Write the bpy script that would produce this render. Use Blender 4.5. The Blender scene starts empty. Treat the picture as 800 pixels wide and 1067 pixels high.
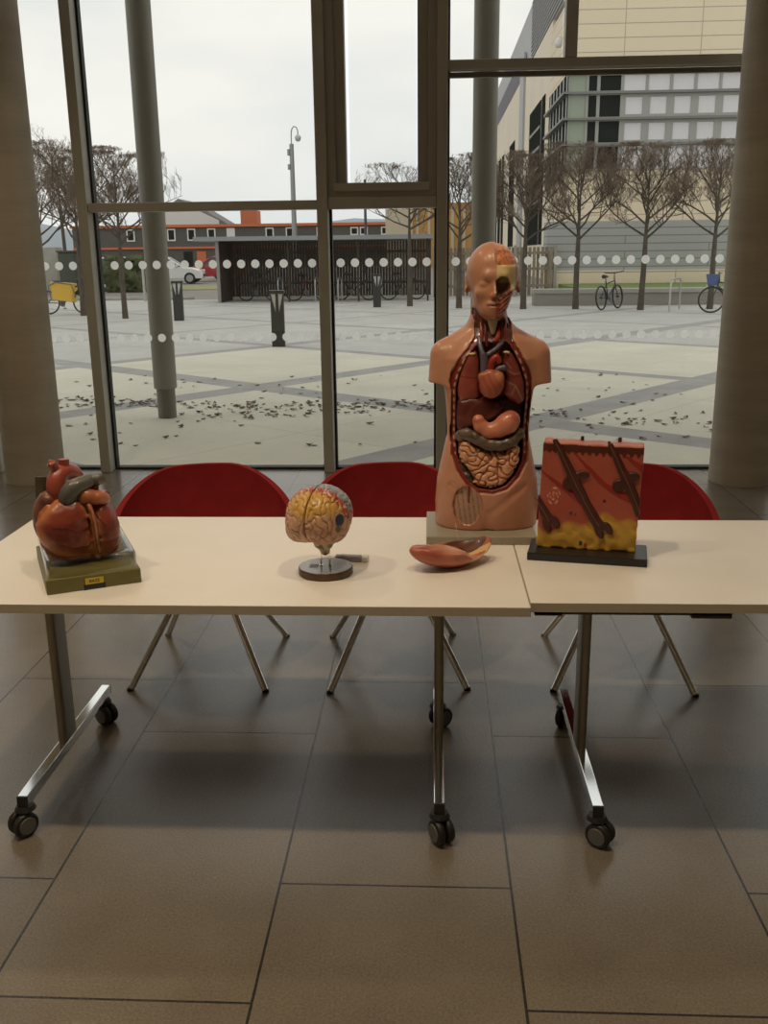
import bpy, bmesh, math, random
import numpy as np
from mathutils import Vector, Matrix, Euler

C = bpy.context.scene.collection
PI = math.pi

# ------------------------------------------------------------------ helpers
def link(o, parent=None):
    C.objects.link(o)
    if parent is not None:
        o.parent = parent
    return o

def tag(o, label=None, cat=None, group=None, kind=None):
    if label: o['label'] = label
    if cat: o['category'] = cat
    if group: o['group'] = group
    if kind: o['kind'] = kind
    return o

def thing(name, label, cat, loc=(0, 0, 0), rz=0.0, group=None):
    o = bpy.data.objects.new(name, None)
    o.empty_display_size = .1
    link(o)
    o.location = loc
    o.rotation_euler = (0, 0, rz)
    return tag(o, label, cat, group)

def copy_tree(o, parent=None):
    c = o.copy()
    C.objects.link(c)
    c.parent = parent
    for ch in list(o.children):
        copy_tree(ch, c)
    return c

MATS = {}
def pm(name, color, rough=.5, metal=0., var=0., scale=20., bump=0., bscale=60., spec=.5, coat=0., vcol=False, emit=0., trans=0.):
    if name in MATS: return MATS[name]
    m = bpy.data.materials.new(name)
    m.use_nodes = True
    nt = m.node_tree
    b = nt.nodes['Principled BSDF']
    col4 = (*color, 1)
    b.inputs['Base Color'].default_value = col4
    b.inputs['Roughness'].default_value = rough
    b.inputs['Metallic'].default_value = metal
    b.inputs['Specular IOR Level'].default_value = spec
    b.inputs['Coat Weight'].default_value = coat
    b.inputs['Coat Roughness'].default_value = .12
    if trans: b.inputs['Transmission Weight'].default_value = trans
    if emit:
        b.inputs['Emission Color'].default_value = col4
        b.inputs['Emission Strength'].default_value = emit
    tc = nt.nodes.new('ShaderNodeTexCoord')
    src = None
    if vcol:
        a = nt.nodes.new('ShaderNodeAttribute'); a.attribute_name = 'Col'
        src = a.outputs['Color']
    if var > 0:
        n = nt.nodes.new('ShaderNodeTexNoise'); n.inputs['Scale'].default_value = scale; n.inputs['Detail'].default_value = 5
        nt.links.new(tc.outputs['Object'], n.inputs['Vector'])
        mr = nt.nodes.new('ShaderNodeMapRange')
        mr.inputs['From Min'].default_value = .3; mr.inputs['From Max'].default_value = .7
        mr.inputs['To Min'].default_value = 1 - var; mr.inputs['To Max'].default_value = 1 + var
        nt.links.new(n.outputs['Fac'], mr.inputs['Value'])
        mx = nt.nodes.new('ShaderNodeVectorMath'); mx.operation = 'SCALE'
        if src is None:
            mx.inputs[0].default_value = color
        else:
            nt.links.new(src, mx.inputs[0])
        nt.links.new(mr.outputs['Result'], mx.inputs['Scale'])
        src = mx.outputs['Vector']
    if src is not None:
        nt.links.new(src, b.inputs['Base Color'])
    if bump > 0:
        n2 = nt.nodes.new('ShaderNodeTexNoise'); n2.inputs['Scale'].default_value = bscale; n2.inputs['Detail'].default_value = 4
        nt.links.new(tc.outputs['Object'], n2.inputs['Vector'])
        bp = nt.nodes.new('ShaderNodeBump'); bp.inputs['Strength'].default_value = bump; bp.inputs['Distance'].default_value = .01
        nt.links.new(n2.outputs['Fac'], bp.inputs['Height'])
        nt.links.new(bp.outputs['Normal'], b.inputs['Normal'])
    MATS[name] = m
    return m

class NT:
    """tiny node-graph writer"""
    def __init__(s, name):
        s.m = bpy.data.materials.new(name); s.m.use_nodes = True
        s.t = s.m.node_tree; s.b = s.t.nodes['Principled BSDF']; s.out = s.t.nodes['Material Output']
    def n(s, typ, **kw):
        nd = s.t.nodes.new(typ)
        for k, v in kw.items(): setattr(nd, k, v)
        return nd
    def l(s, a, b): s.t.links.new(a, b)
    def val(s, sock, v):
        if hasattr(v, 'is_output') or isinstance(v, bpy.types.NodeSocket): s.l(v, sock)
        else: sock.default_value = v
    def math(s, op, a, b=0., c=0.):
        nd = s.n('ShaderNodeMath', operation=op)
        s.val(nd.inputs[0], a); s.val(nd.inputs[1], b); s.val(nd.inputs[2], c)
        return nd.outputs[0]
    def mix(s, f, a, b):
        nd = s.n('ShaderNodeMix', data_type='RGBA')
        s.val(nd.inputs['Factor'], f)
        for k, v in (('A', a), ('B', b)):
            sock = [i for i in nd.inputs if i.name == k and i.type == 'RGBA'][0]
            s.val(sock, (*v, 1) if isinstance(v, tuple) and len(v) == 3 else v)
        return [o for o in nd.outputs if o.type == 'RGBA'][0]
    def pos(s):
        g = s.n('ShaderNodeNewGeometry'); x = s.n('ShaderNodeSeparateXYZ'); s.l(g.outputs['Position'], x.inputs[0])
        return x.outputs[0], x.outputs[1], x.outputs[2], g.outputs['Position']
    def noise(s, vec, scale, detail=4, rough=.5):
        nd = s.n('ShaderNodeTexNoise'); nd.inputs['Scale'].default_value = scale; nd.inputs['Detail'].default_value = detail
        nd.inputs['Roughness'].default_value = rough
        s.l(vec, nd.inputs['Vector']); return nd.outputs['Fac']
    def ramp(s, f, a, b):
        nd = s.n('ShaderNodeMapRange'); s.l(f, nd.inputs['Value'])
        nd.inputs['From Min'].default_value = a; nd.inputs['From Max'].default_value = b
        return nd.outputs[0]
    def comb(s, x, y, z=0.):
        nd = s.n('ShaderNodeCombineXYZ'); s.val(nd.inputs[0], x); s.val(nd.inputs[1], y); s.val(nd.inputs[2], z); return nd.outputs[0]

class MB:
    """collects shapes for ONE mesh"""
    def __init__(s): s.v = []; s.f = []; s.mi = []; s.cur = 0
    def add(s, vs, fs):
        o = len(s.v); s.v += [tuple(p) for p in vs]
        s.f += [tuple(i + o for i in f) for f in fs]; s.mi += [s.cur] * len(fs)
        return s
    def box(s, x0, y0, z0, x1, y1, z1, M=None):
        vs = [Vector((x, y, z)) for z in (z0, z1) for y in (y0, y1) for x in (x0, x1)]
        if M is not None: vs = [M @ p for p in vs]
        return s.add(vs, [(0, 2, 3, 1), (4, 5, 7, 6), (0, 1, 5, 4), (2, 6, 7, 3), (0, 4, 6, 2), (1, 3, 7, 5)])
    def tube(s, pts, r, n=10, cap=True, flat=None):
        pts = [Vector(p) for p in pts]
        if not isinstance(r, (list, tuple)): r = [r] * len(pts)
        rings = []
        t0 = (pts[1] - pts[0]).normalized()
        a = Vector((0, 0, 1)) if abs(t0.z) < .9 else Vector((0, 1, 0))
        u = t0.cross(a).normalized()
        for i, p in enumerate(pts):
            if i == 0: t = pts[1] - pts[0]
            elif i == len(pts) - 1: t = pts[-1] - pts[-2]
            else: t = (pts[i + 1] - pts[i]).normalized() + (pts[i] - pts[i - 1]).normalized()
            t.normalize()
            u = (u - t * u.dot(t))
            if u.length < 1e-6: u = t.cross(Vector((1, .3, .2)))
            u.normalize(); w = t.cross(u)
            rings.append([p + (u * math.cos(2 * PI * k / n) + w * math.sin(2 * PI * k / n) * (flat or 1)) * r[i] for k in range(n)])
        vs = [q for R in rings for q in R]; fs = []
        for i in range(len(pts) - 1):
            for k in range(n):
                k2 = (k + 1) % n
                fs.append((i * n + k, i * n + k2, (i + 1) * n + k2, (i + 1) * n + k))
        if cap:
            fs.append(tuple(range(n - 1, -1, -1))); fs.append(tuple((len(pts) - 1) * n + k for k in range(n)))
        return s.add(vs, fs)
    def lathe(s, prof, n=32, c=(0, 0, 0), M=None):
        """prof: (r, z) list bottom to top, closed with caps when r > 0"""
        vs = []; fs = []
        for r, z in prof:
            for k in range(n):
                a = 2 * PI * k / n
                p = Vector((c[0] + r * math.cos(a), c[1] + r * math.sin(a), c[2] + z))
                vs.append(M @ p if M is not None else p)
        for i in range(len(prof) - 1):
            for k in range(n):
                k2 = (k + 1) % n
                fs.append((i * n + k, i * n + k2, (i + 1) * n + k2, (i + 1) * n + k))
        if prof[0][0] > 0: fs.append(tuple(range(n - 1, -1, -1)))
        if prof[-1][0] > 0: fs.append(tuple((len(prof) - 1) * n + k for k in range(n)))
        return s.add(vs, fs)
    def prism(s, poly, z0, z1, M=None):
        """poly in xy, counter-clockwise, extruded z0..z1, then moved by M"""
        n = len(poly)
        vs = [Vector((x, y, z0)) for x, y in poly] + [Vector((x, y, z1)) for x, y in poly]
        if M is not None: vs = [M @ p for p in vs]
        fs = [tuple(range(n - 1, -1, -1)), tuple(range(n, 2 * n))]
        fs += [(i, (i + 1) % n, n + (i + 1) % n, n + i) for i in range(n)]
        return s.add(vs, fs)
    def build(s, name, mat, parent=None, smooth=None, bevel=0., loc=None, rz=None, seg=2):
        me = bpy.data.meshes.new(name)
        me.from_pydata(s.v, [], s.f)
        for m in (mat if isinstance(mat, (list, tuple)) else [mat]): me.materials.append(m)
        me.polygons.foreach_set('material_index', s.mi)
        if smooth is not None:
            me.polygons.foreach_set('use_smooth', [True] * len(me.polygons))
            if smooth < 180: me.set_sharp_from_angle(angle=math.radians(smooth))
        me.update()
        o = bpy.data.objects.new(name, me)
        link(o, parent)
        if loc is not None: o.location = loc
        if rz is not None: o.rotation_euler = (0, 0, rz)
        if bevel:
            md = o.modifiers.new('bevel', 'BEVEL'); md.width = bevel; md.segments = seg; md.limit_method = 'ANGLE'
        return o

def rbox(x0, y0, z0, x1, y1, z1): return MB().box(x0, y0, z0, x1, y1, z1)
def struct(o): o['kind'] = 'structure'; return o

# ------------------------------------------------------------------ signed-distance sculpting
class Grid:
    def __init__(s, lo, hi, h):
        s.lo = np.array(lo, float); s.h = h
        n = np.ceil((np.array(hi) - s.lo) / h).astype(int) + 1
        ax = [s.lo[i] + h * np.arange(n[i]) for i in range(3)]
        s.x, s.y, s.z = np.meshgrid(*ax, indexing='ij')
    def p(s): return s.x, s.y, s.z

def nets(F, lo, h):
    S = F < 0
    n = F.shape
    cs = [(i, j, k) for i in (0, 1) for j in (0, 1) for k in (0, 1)]
    cnt = np.zeros((n[0] - 1, n[1] - 1, n[2] - 1), np.int8)
    for i, j, k in cs: cnt += S[i:n[0] - 1 + i, j:n[1] - 1 + j, k:n[2] - 1 + k]
    act = (cnt > 0) & (cnt < 8)
    idx = -np.ones(act.shape, np.int64); I = np.argwhere(act); idx[act] = np.arange(len(I))
    P = np.zeros((len(I), 3)); W = np.zeros(len(I))
    for a in cs:
        for d in range(3):
            if a[d]: continue
            b = list(a); b[d] = 1
            ia = I + a; ib = I + b
            fa = F[ia[:, 0], ia[:, 1], ia[:, 2]]; fb = F[ib[:, 0], ib[:, 1], ib[:, 2]]
            c = (fa < 0) != (fb < 0)
            t = fa[c] / (fa[c] - fb[c])
            P[c] += np.array(a) + t[:, None] * (np.array(b) - np.array(a)); W[c] += 1
    V = lo + (I + P / W[:, None]) * h
    Q = []
    for d in range(3):
        u, w = (d + 1) % 3, (d + 2) % 3
        sl0 = [slice(None)] * 3; sl1 = [slice(None)] * 3
        sl0[d] = slice(0, n[d] - 1); sl1[d] = slice(1, n[d])
        e = S[tuple(sl0)] != S[tuple(sl1)]
        E = np.argwhere(e)
        ok = (E[:, u] > 0) & (E[:, w] > 0) & (E[:, u] < n[u] - 1) & (E[:, w] < n[w] - 1)
        E = E[ok]
        ins = S[E[:, 0], E[:, 1], E[:, 2]]
        def cell(du, dw):
            q = E.copy(); q[:, u] += du; q[:, w] += dw
            return idx[q[:, 0], q[:, 1], q[:, 2]]
        a, b, c, dd = cell(-1, -1), cell(0, -1), cell(0, 0), cell(-1, 0)
        q = np.stack([a, b, c, dd], 1)
        q[~ins] = q[~ins][:, ::-1]
        Q.append(q)
    return V, np.concatenate(Q)

def vnormals(V, Q):
    fn = np.cross(V[Q[:, 2]] - V[Q[:, 0]], V[Q[:, 3]] - V[Q[:, 1]])
    N = np.zeros_like(V)
    for i in range(4): np.add.at(N, Q[:, i], fn)
    return N / np.maximum(np.linalg.norm(N, axis=1), 1e-12)[:, None]

def relax(V, Q, it=1, lam=.5):
    for _ in range(it):
        A = np.zeros_like(V); c = np.zeros(len(V))
        for i in range(4):
            for j in (1, 3):
                np.add.at(A, Q[:, i], V[Q[:, (i + j) % 4]]); np.add.at(c, Q[:, i], 1)
        V = V + lam * (A / np.maximum(c, 1)[:, None] - V)
    return V

def sculpt(name, F, g, mat, parent=None, color=None, it=1, loc=None):
    V, Q = nets(F, g.lo, g.h)
    V = relax(V, Q, it)
    me = bpy.data.meshes.new(name)
    me.from_pydata(V.tolist(), [], Q.tolist())
    me.polygons.foreach_set('use_smooth', [True] * len(me.polygons))
    me.materials.append(mat)
    if color is not None:
        N = vnormals(V, Q)
        c = np.clip(color(V, N), 0, 1)
        at = me.color_attributes.new('Col', 'FLOAT_COLOR', 'POINT')
        at.data.foreach_set('color', np.concatenate([c, np.ones((len(c), 1))], 1).astype(np.float32).ravel())
    me.update()
    o = bpy.data.objects.new(name, me)
    link(o, parent)
    if loc is not None: o.location = loc
    return o

def ell(p, c, r, rot=None):
    x, y, z = p[0] - c[0], p[1] - c[1], p[2] - c[2]
    if rot is not None:      # rot: Euler xyz, maps local to world; we need the inverse
        R = np.array(Euler(rot).to_matrix())
        x, y, z = (R[0, 0] * x + R[1, 0] * y + R[2, 0] * z, R[0, 1] * x + R[1, 1] * y + R[2, 1] * z, R[0, 2] * x + R[1, 2] * y + R[2, 2] * z)
    k0 = np.sqrt((x / r[0]) ** 2 + (y / r[1]) ** 2 + (z / r[2]) ** 2)
    k1 = np.sqrt((x / r[0] ** 2) ** 2 + (y / r[1] ** 2) ** 2 + (z / r[2] ** 2) ** 2)
    return k0 * (k0 - 1) / np.maximum(k1, 1e-9)

def cap(p, a, b, ra, rb=None):
    rb = ra if rb is None else rb
    a = np.array(a, float); d = np.array(b, float) - a
    t = np.clip(((p[0] - a[0]) * d[0] + (p[1] - a[1]) * d[1] + (p[2] - a[2]) * d[2]) / max(d @ d, 1e-12), 0, 1)
    return np.sqrt((p[0] - a[0] - t * d[0]) ** 2 + (p[1] - a[1] - t * d[1]) ** 2 + (p[2] - a[2] - t * d[2]) ** 2) - (ra + (rb - ra) * t)

def chain(p, pts, r):
    rs = r if isinstance(r, (list, tuple)) else [r] * len(pts)
    F = None
    for i in range(len(pts) - 1):
        d = cap(p, pts[i], pts[i + 1], rs[i], rs[i + 1])
        F = d if F is None else np.minimum(F, d)
    return F

def su(a, b, k):
    h = np.clip(.5 + .5 * (b - a) / k, 0, 1)
    return b + (a - b) * h - k * h * (1 - h)
def smax(a, b, k): return -su(-a, -b, k)

def poly_sd(px, pz, poly):
    """signed distance to a closed polygon, negative inside"""
    P = np.array(poly, float); n = len(P)
    d = np.full(px.shape, 1e9); ins = np.zeros(px.shape, bool)
    for i in range(n):
        a, b = P[i], P[(i + 1) % n]
        e = b - a; wx, wz = px - a[0], pz - a[1]
        t = np.clip((wx * e[0] + wz * e[1]) / max(e @ e, 1e-12), 0, 1)
        d = np.minimum(d, (wx - t * e[0]) ** 2 + (wz - t * e[1]) ** 2)
        c = ((a[1] > pz) != (b[1] > pz))
        xi = a[0] + (pz - a[1]) * e[0] / (e[1] if abs(e[1]) > 1e-12 else 1e-12)
        ins ^= c & (px < xi)
    d = np.sqrt(d)
    return np.where(ins, -d, d)

class Waves:
    """a smooth random field whose zero lines wander like folds"""
    def __init__(s, freq, n=16, seed=1, spread=.15):
        r = np.random.RandomState(seed)
        k = r.normal(size=(n, 3)); k /= np.linalg.norm(k, axis=1)[:, None]
        s.k = k * freq * (1 + spread * r.normal(size=(n, 1))); s.ph = r.uniform(0, 2 * PI, n); s.n = n
    def __call__(s, x, y, z):
        F = 0
        for i in range(s.n): F = F + np.cos(s.k[i, 0] * x + s.k[i, 1] * y + s.k[i, 2] * z + s.ph[i])
        return F / math.sqrt(s.n / 2)

def step(a, b, x): 
    t = np.clip((x - a) / (b - a), 0, 1); return t * t * (3 - 2 * t)
def lerp(c, c2, m): return c + (np.array(c2) - c) * np.asarray(m)[:, None]
def flat(c, n): return np.tile(np.array(c, float), (n, 1))
def srgb(r, g, b):
    f = lambda c: c / 12.92 if c <= .04045 else ((c + .055) / 1.055) ** 2.4
    return (f(r / 255), f(g / 255), f(b / 255))
# ------------------------------------------------------------------ camera, sky, view
sc = bpy.context.scene
cam = bpy.data.cameras.new('camera'); co = bpy.data.objects.new('camera', cam); C.objects.link(co)
F_PX = 986.97
cam.sensor_fit = 'VERTICAL'; cam.sensor_height = 36; cam.lens = 36 * F_PX / 1067
cam.clip_end = 600; cam.clip_start = .05
pt, yw, rl = .266818631, .0513129, .0119643
fw = Vector((-math.sin(yw) * math.cos(pt), math.cos(yw) * math.cos(pt), -math.sin(pt)))
rt = Vector((math.cos(yw), math.sin(yw), 0)); dn = fw.cross(rt)
r2 = rt * math.cos(rl) + dn * math.sin(rl); d2 = dn * math.cos(rl) - rt * math.sin(rl)
M = Matrix((r2, -d2, -fw)).transposed().to_4x4(); M.translation = (0, 0, 1.6)
co.matrix_world = M
sc.camera = co
sc.view_settings.view_transform = 'Standard'; sc.view_settings.look = 'None'
sc.view_settings.gamma = 1; sc.view_settings.exposure = 0.0; sc.view_settings.use_curve_mapping = False
sc.cycles.max_bounces = 10; sc.cycles.transparent_max_bounces = 16; sc.cycles.use_denoising = True

w = bpy.data.worlds.new('overcast'); sc.world = w; w.use_nodes = True
nt = w.node_tree; bg = nt.nodes['Background']
tc = nt.nodes.new('ShaderNodeTexCoord'); mp = nt.nodes.new('ShaderNodeMapping'); mp.inputs['Scale'].default_value = (1, 1, 3)
nz = nt.nodes.new('ShaderNodeTexNoise'); nz.inputs['Scale'].default_value = 2.2; nz.inputs['Detail'].default_value = 4
rp = nt.nodes.new('ShaderNodeValToRGB')
rp.color_ramp.elements[0].position = .3; rp.color_ramp.elements[0].color = (.66, .71, .75, 1)
rp.color_ramp.elements[1].position = .62; rp.color_ramp.elements[1].color = (.90, .90, .885, 1)
nt.links.new(tc.outputs['Generated'], mp.inputs[0]); nt.links.new(mp.outputs[0], nz.inputs['Vector'])
nt.links.new(nz.outputs['Fac'], rp.inputs['Fac']); nt.links.new(rp.outputs[0], bg.inputs['Color'])
bg.inputs['Strength'].default_value = 1.25

# ------------------------------------------------------------------ the room
def floor_tiles():
    g = NT('floor_tiles')
    x, y, z, P = g.pos()
    v = g.comb(g.math('SUBTRACT', y, .914), g.math('ADD', x, 1.0 + .605 * 40))
    bt = g.n('ShaderNodeTexBrick', offset=.339, offset_frequency=2, squash=1)
    g.l(v, bt.inputs['Vector'])
    bt.inputs['Scale'].default_value = 1; bt.inputs['Brick Width'].default_value = 1.22; bt.inputs['Row Height'].default_value = .605
    bt.inputs['Mortar Size'].default_value = .0035; bt.inputs['Mortar Smooth'].default_value = .1; bt.inputs['Bias'].default_value = 0
    bt.inputs['Color1'].default_value = (.17, .145, .112, 1); bt.inputs['Color2'].default_value = (.19, .162, .125, 1)
    bt.inputs['Mortar'].default_value = (.03, .027, .023, 1)
    n1 = g.noise(P, 3.5, 6, .6); n2 = g.noise(P, 160, 2)
    f = g.math('ADD', g.math('MULTIPLY', n1, .5), g.math('MULTIPLY', n2, .9))
    mx = g.n('ShaderNodeVectorMath', operation='SCALE'); g.l(bt.outputs['Color'], mx.inputs[0]); g.l(g.math('ADD', f, .3), mx.inputs['Scale'])
    g.l(mx.outputs[0], g.b.inputs['Base Color'])
    g.l(g.math('ADD', g.math('MULTIPLY', n1, .14), .17), g.b.inputs['Roughness'])
    g.b.inputs['Specular IOR Level'].default_value = .7
    bp = g.n('ShaderNodeBump'); bp.inputs['Strength'].default_value = .25; bp.inputs['Distance'].default_value = .002
    g.l(g.math('SUBTRACT', n2, g.math('MULTIPLY', bt.outputs['Fac'], 2)), bp.inputs['Height']); g.l(bp.outputs[0], g.b.inputs['Normal'])
    return g.m
def concrete(name, c, streak=.25):
    g = NT(name); x, y, z, P = g.pos()
    mp = g.n('ShaderNodeMapping'); mp.inputs['Scale'].default_value = (1, 1, 6); g.l(P, mp.inputs[0])
    a = g.ramp(g.noise(mp.outputs[0], 1.6, 6, .65), .3, .7); b = g.noise(P, 70, 3)
    g.l(g.mix(g.math('MULTIPLY', a, streak * 3), c, tuple(q * .72 for q in c)), g.b.inputs['Base Color'])
    g.b.inputs['Roughness'].default_value = .7
    bp = g.n('ShaderNodeBump'); bp.inputs['Strength'].default_value = .15; bp.inputs['Distance'].default_value = .004
    g.l(b, bp.inputs['Height']); g.l(bp.outputs[0], g.b.inputs['Normal'])
    return g.m
def glass_mat():
    g = NT('window_glass'); t = g.t; t.nodes.remove(g.b)
    tr = g.n('ShaderNodeBsdfTransparent'); tr.inputs[0].default_value = (.935, .93, .905, 1)
    gl = g.n('ShaderNodeBsdfGlossy'); gl.inputs['Roughness'].default_value = 0.0; gl.inputs['Color'].default_value = (1, 1, 1, 1)
    lw = g.n('ShaderNodeLayerWeight'); fr = g.math('ADD', g.math('MULTIPLY', g.math('POWER', lw.outputs['Facing'], 5.), .92), .03)
    ms = g.n('ShaderNodeMixShader'); g.l(fr, ms.inputs[0]); g.l(tr.outputs[0], ms.inputs[1]); g.l(gl.outputs[0], ms.inputs[2])
    g.l(ms.outputs[0], g.out.inputs['Surface'])
    return g.m
def dot_mat():
    g = NT('frosted_vinyl'); g.t.nodes.remove(g.b)
    tr = g.n('ShaderNodeBsdfTransparent'); tl = g.n('ShaderNodeBsdfTranslucent'); tl.inputs[0].default_value = (1, .99, .96, 1)
    df = g.n('ShaderNodeBsdfDiffuse'); df.inputs[0].default_value = (.8, .8, .78, 1)
    m1 = g.n('ShaderNodeMixShader'); m1.inputs[0].default_value = .06; g.l(tl.outputs[0], m1.inputs[1]); g.l(df.outputs[0], m1.inputs[2])
    m2 = g.n('ShaderNodeMixShader'); m2.inputs[0].default_value = .88; g.l(tr.outputs[0], m2.inputs[1]); g.l(m1.outputs[0], m2.inputs[2])
    g.l(m2.outputs[0], g.out.inputs['Surface'])
    return g.m
GLASS = glass_mat(); DOT = dot_mat()
FRAME = pm('window_paint', (.47, .455, .39), .42, var=.05, scale=4)
GASKET = pm('gasket', (.02, .02, .018), .6)
WALL = pm('wall_paint', (.70, .64, .54), .85, var=.04, scale=2)
CEIL = pm('ceiling_paint', (.75, .72, .66), .9)

RX0, RX1, RY0, GY = -6.2, 5.2, -6.5, 7.12
struct(rbox(RX0, RY0, -.12, RX1, GY + .06, 0).build('floor', floor_tiles()))
struct(rbox(RX0, RY0, 4.6, RX1, GY + .06, 4.75).build('ceiling', CEIL))
struct(rbox(RX0 - .15, RY0, 0, RX0, GY + .06, 4.6).build('wall_left', WALL))
struct(rbox(RX1, RY0, 0, RX1 + .15, GY + .06, 4.6).build('wall_right', WALL))
struct(rbox(RX0 - .15, RY0 - .15, 0, RX1 + .15, RY0, 4.6).build('wall_back', WALL))
struct(rbox(RX0 - .15, GY - .1, 4.75, RX1 + .15, GY + .3, 8.0).build('wall_front', pm('cladding', (.35, .33, .3), .7, var=.05)))
cm = concrete('column_concrete', (.53, .465, .36))
for nm, x, y in (('column_left', -2.945, 6.76), ('column_right', 2.205, 6.72)):
    struct(MB().lathe([(.212, 0), (.212, 4.6)], 64).build(nm, cm, smooth=40, loc=(x, y, 0)))

# glazed front: mullions, transoms, panes with rows of dots
MX = [-5.9, -5.05, -3.34, -2.488, -.768, .074, 2.35, 3.2, 5.0]
ti = 0
def trim(bm, mat=FRAME, bevel=.004):
    global ti; ti += 1
    return struct(bm.build('trim_%d' % ti, mat, bevel=bevel))
for x in MX:
    o = trim(rbox(x - .037, GY - .15, 0, x + .037, GY - .02, 4.6))
    g_ = MB()
    for s in (-1, 1): g_.box(x + s * .045 - .008, GY - .03, .02, x + s * .045 + .008, GY + .03, 4.6)
    g_.build('glazing_seal', GASKET, o)
trim(rbox(RX0, GY - .03, 0, RX1, GY + .05, .018), GASKET, 0)
def hbar(x0, x1, z0, z1, dep=.13):
    return trim(rbox(x0 + .038, GY - dep, z0, x1 - .038, GY - .02, z1))
hbar(-2.488, -.768, 1.905, 1.967)
hbar(-.768, .074, 1.905, 1.985)
hbar(.074, 2.35, 2.795, 2.855)
o = trim(rbox(.112, GY - .05, 2.755, 2.31, GY - .015, 2.79), pm('sill_strip', (.2, .185, .15), .4), .002)
trim(rbox(.893, GY - .13, 2.856, .975, GY - .02, 4.6))
wi = 0
def window(x0, x1, z0, z1, dots=True):
    global wi; wi += 1
    x0 += .045; x1 -= .045
    o = struct(rbox(x0, GY - .004, z0, x1, GY + .004, z1).build('window_%d' % wi, GLASS))
    if dots:
        m = MB()
        for zc in (1.535, 1.005):
            k0 = math.ceil((x0 + .04 + 1.496) / .1045)
            x = -1.496 + .1045 * k0
            while x < x1 - .04:
                m.add([(x + .0305 * math.cos(2 * PI * i / 20), GY - .0052, zc + .0305 * math.sin(2 * PI * i / 20)) for i in range(20)], [tuple(range(20))])
                x += .1045
        m.build('dot_stickers', DOT, o)
    return o
window(-5.9, -5.05, .018, 4.6); window(-5.05, -3.34, .018, 4.6)
window(-3.34, -2.488, .018, 4.6)
window(-2.488, -.768, .018, 1.905); window(-2.488, -.768, 1.967, 4.6, False)
window(-.768, .074, .018, 1.905)
window(.074, 2.35, .018, 2.77); window(.074, .93, 2.855, 4.6, False); window(.94, 2.35, 2.855, 4.6, False)
window(2.35, 3.2, .018, 4.6); window(3.2, 5.0, .018, 4.6)
# opening casement between the two middle mullions
def ring(x0, x1, z0, z1, wx, wz, y0, y1):
    m = MB()
    m.box(x0, y0, z0, x1, y1, z0 + wz).box(x0, y0, z1 - wz, x1, y1, z1).box(x0, y0, z0 + wz, x0 + wx, y1, z1 - wz).box(x1 - wx, y0, z0 + wz, x1, y1, z1 - wz)
    return m
cw = window(-.62, -.06, 2.06, 4.5, False)
dk = pm('casement_paint', (.40, .38, .32), .45)
ring(-.731, .037, 1.986, 4.58, .062, .05, GY - .115, GY - .02).build('casement_frame', dk, cw, bevel=.004)
ring(-.672, -.022, 2.03, 4.53, .075, .05, GY - .085, GY + .02).build('casement_sash', dk, cw, bevel=.006)
rbox(-.685, GY - .135, 2.02, -.01, GY - .087, 2.078).build('casement_rail', FRAME, cw, bevel=.006)

# downlights in the ceiling
WARM = (1, .79, .54)
def downlight(x, y, power, label):
    t = thing('ceiling_downlight', label, 'ceiling light', (x, y, 4.6), group='ceiling downlights')
    MB().lathe([(.105, -.008), (.105, 0), (.085, 0), (.085, -.008)], 32).build('trim_ring', pm('lamp_white', (.8, .8, .78), .4), t, smooth=30)
    MB().lathe([(.0, -.003), (.084, -.003), (.084, -.001), (0, -.001)], 32).build('lamp_lens', pm('lamp_glow', WARM, emit=12), t)
    L = bpy.data.lights.new('spot', 'SPOT'); L.energy = power; L.color = WARM; L.spot_size = math.radians(112); L.spot_blend = .75; L.shadow_soft_size = .09
    lo = bpy.data.objects.new('lamp_light', L); link(lo, t); lo.location = (0, 0, -.06)
LP = [(-2.4, 1.5, 125), (-.95, 1.5, 155), (.35, 1.5, 115), (-2.6, -2.6, 220), (.4, -2.6, 135), (-2.4, 4.5, 105), (1.5, 4.5, 36), (-4.6, -2.6, 160)]  # the pair on the window side is added to brighten columns and frames
for x, y, p in LP:
    downlight(x, y, p, 'unseen round warm downlight in the ceiling, the window-side pair added as fill')
# ------------------------------------------------------------------ folding tables
TOPW = pm('table_laminate', (.80, .765, .70), .38, var=.02, scale=6, spec=.4)
EDGE = pm('table_edge', (.52, .46, .36), .5)
POST = pm('brushed_post', (.34, .31, .25), .38, metal=.75, bump=.05, bscale=220)
CHROME = pm('chrome', (.90, .90, .88), .08, metal=1)
BLACK = pm('black_plastic', (.016, .016, .016), .45)
GREYP = pm('grey_plastic', (.13, .13, .125), .5)
DARKW = pm('dark_bracket', (.075, .045, .03), .5)

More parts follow.
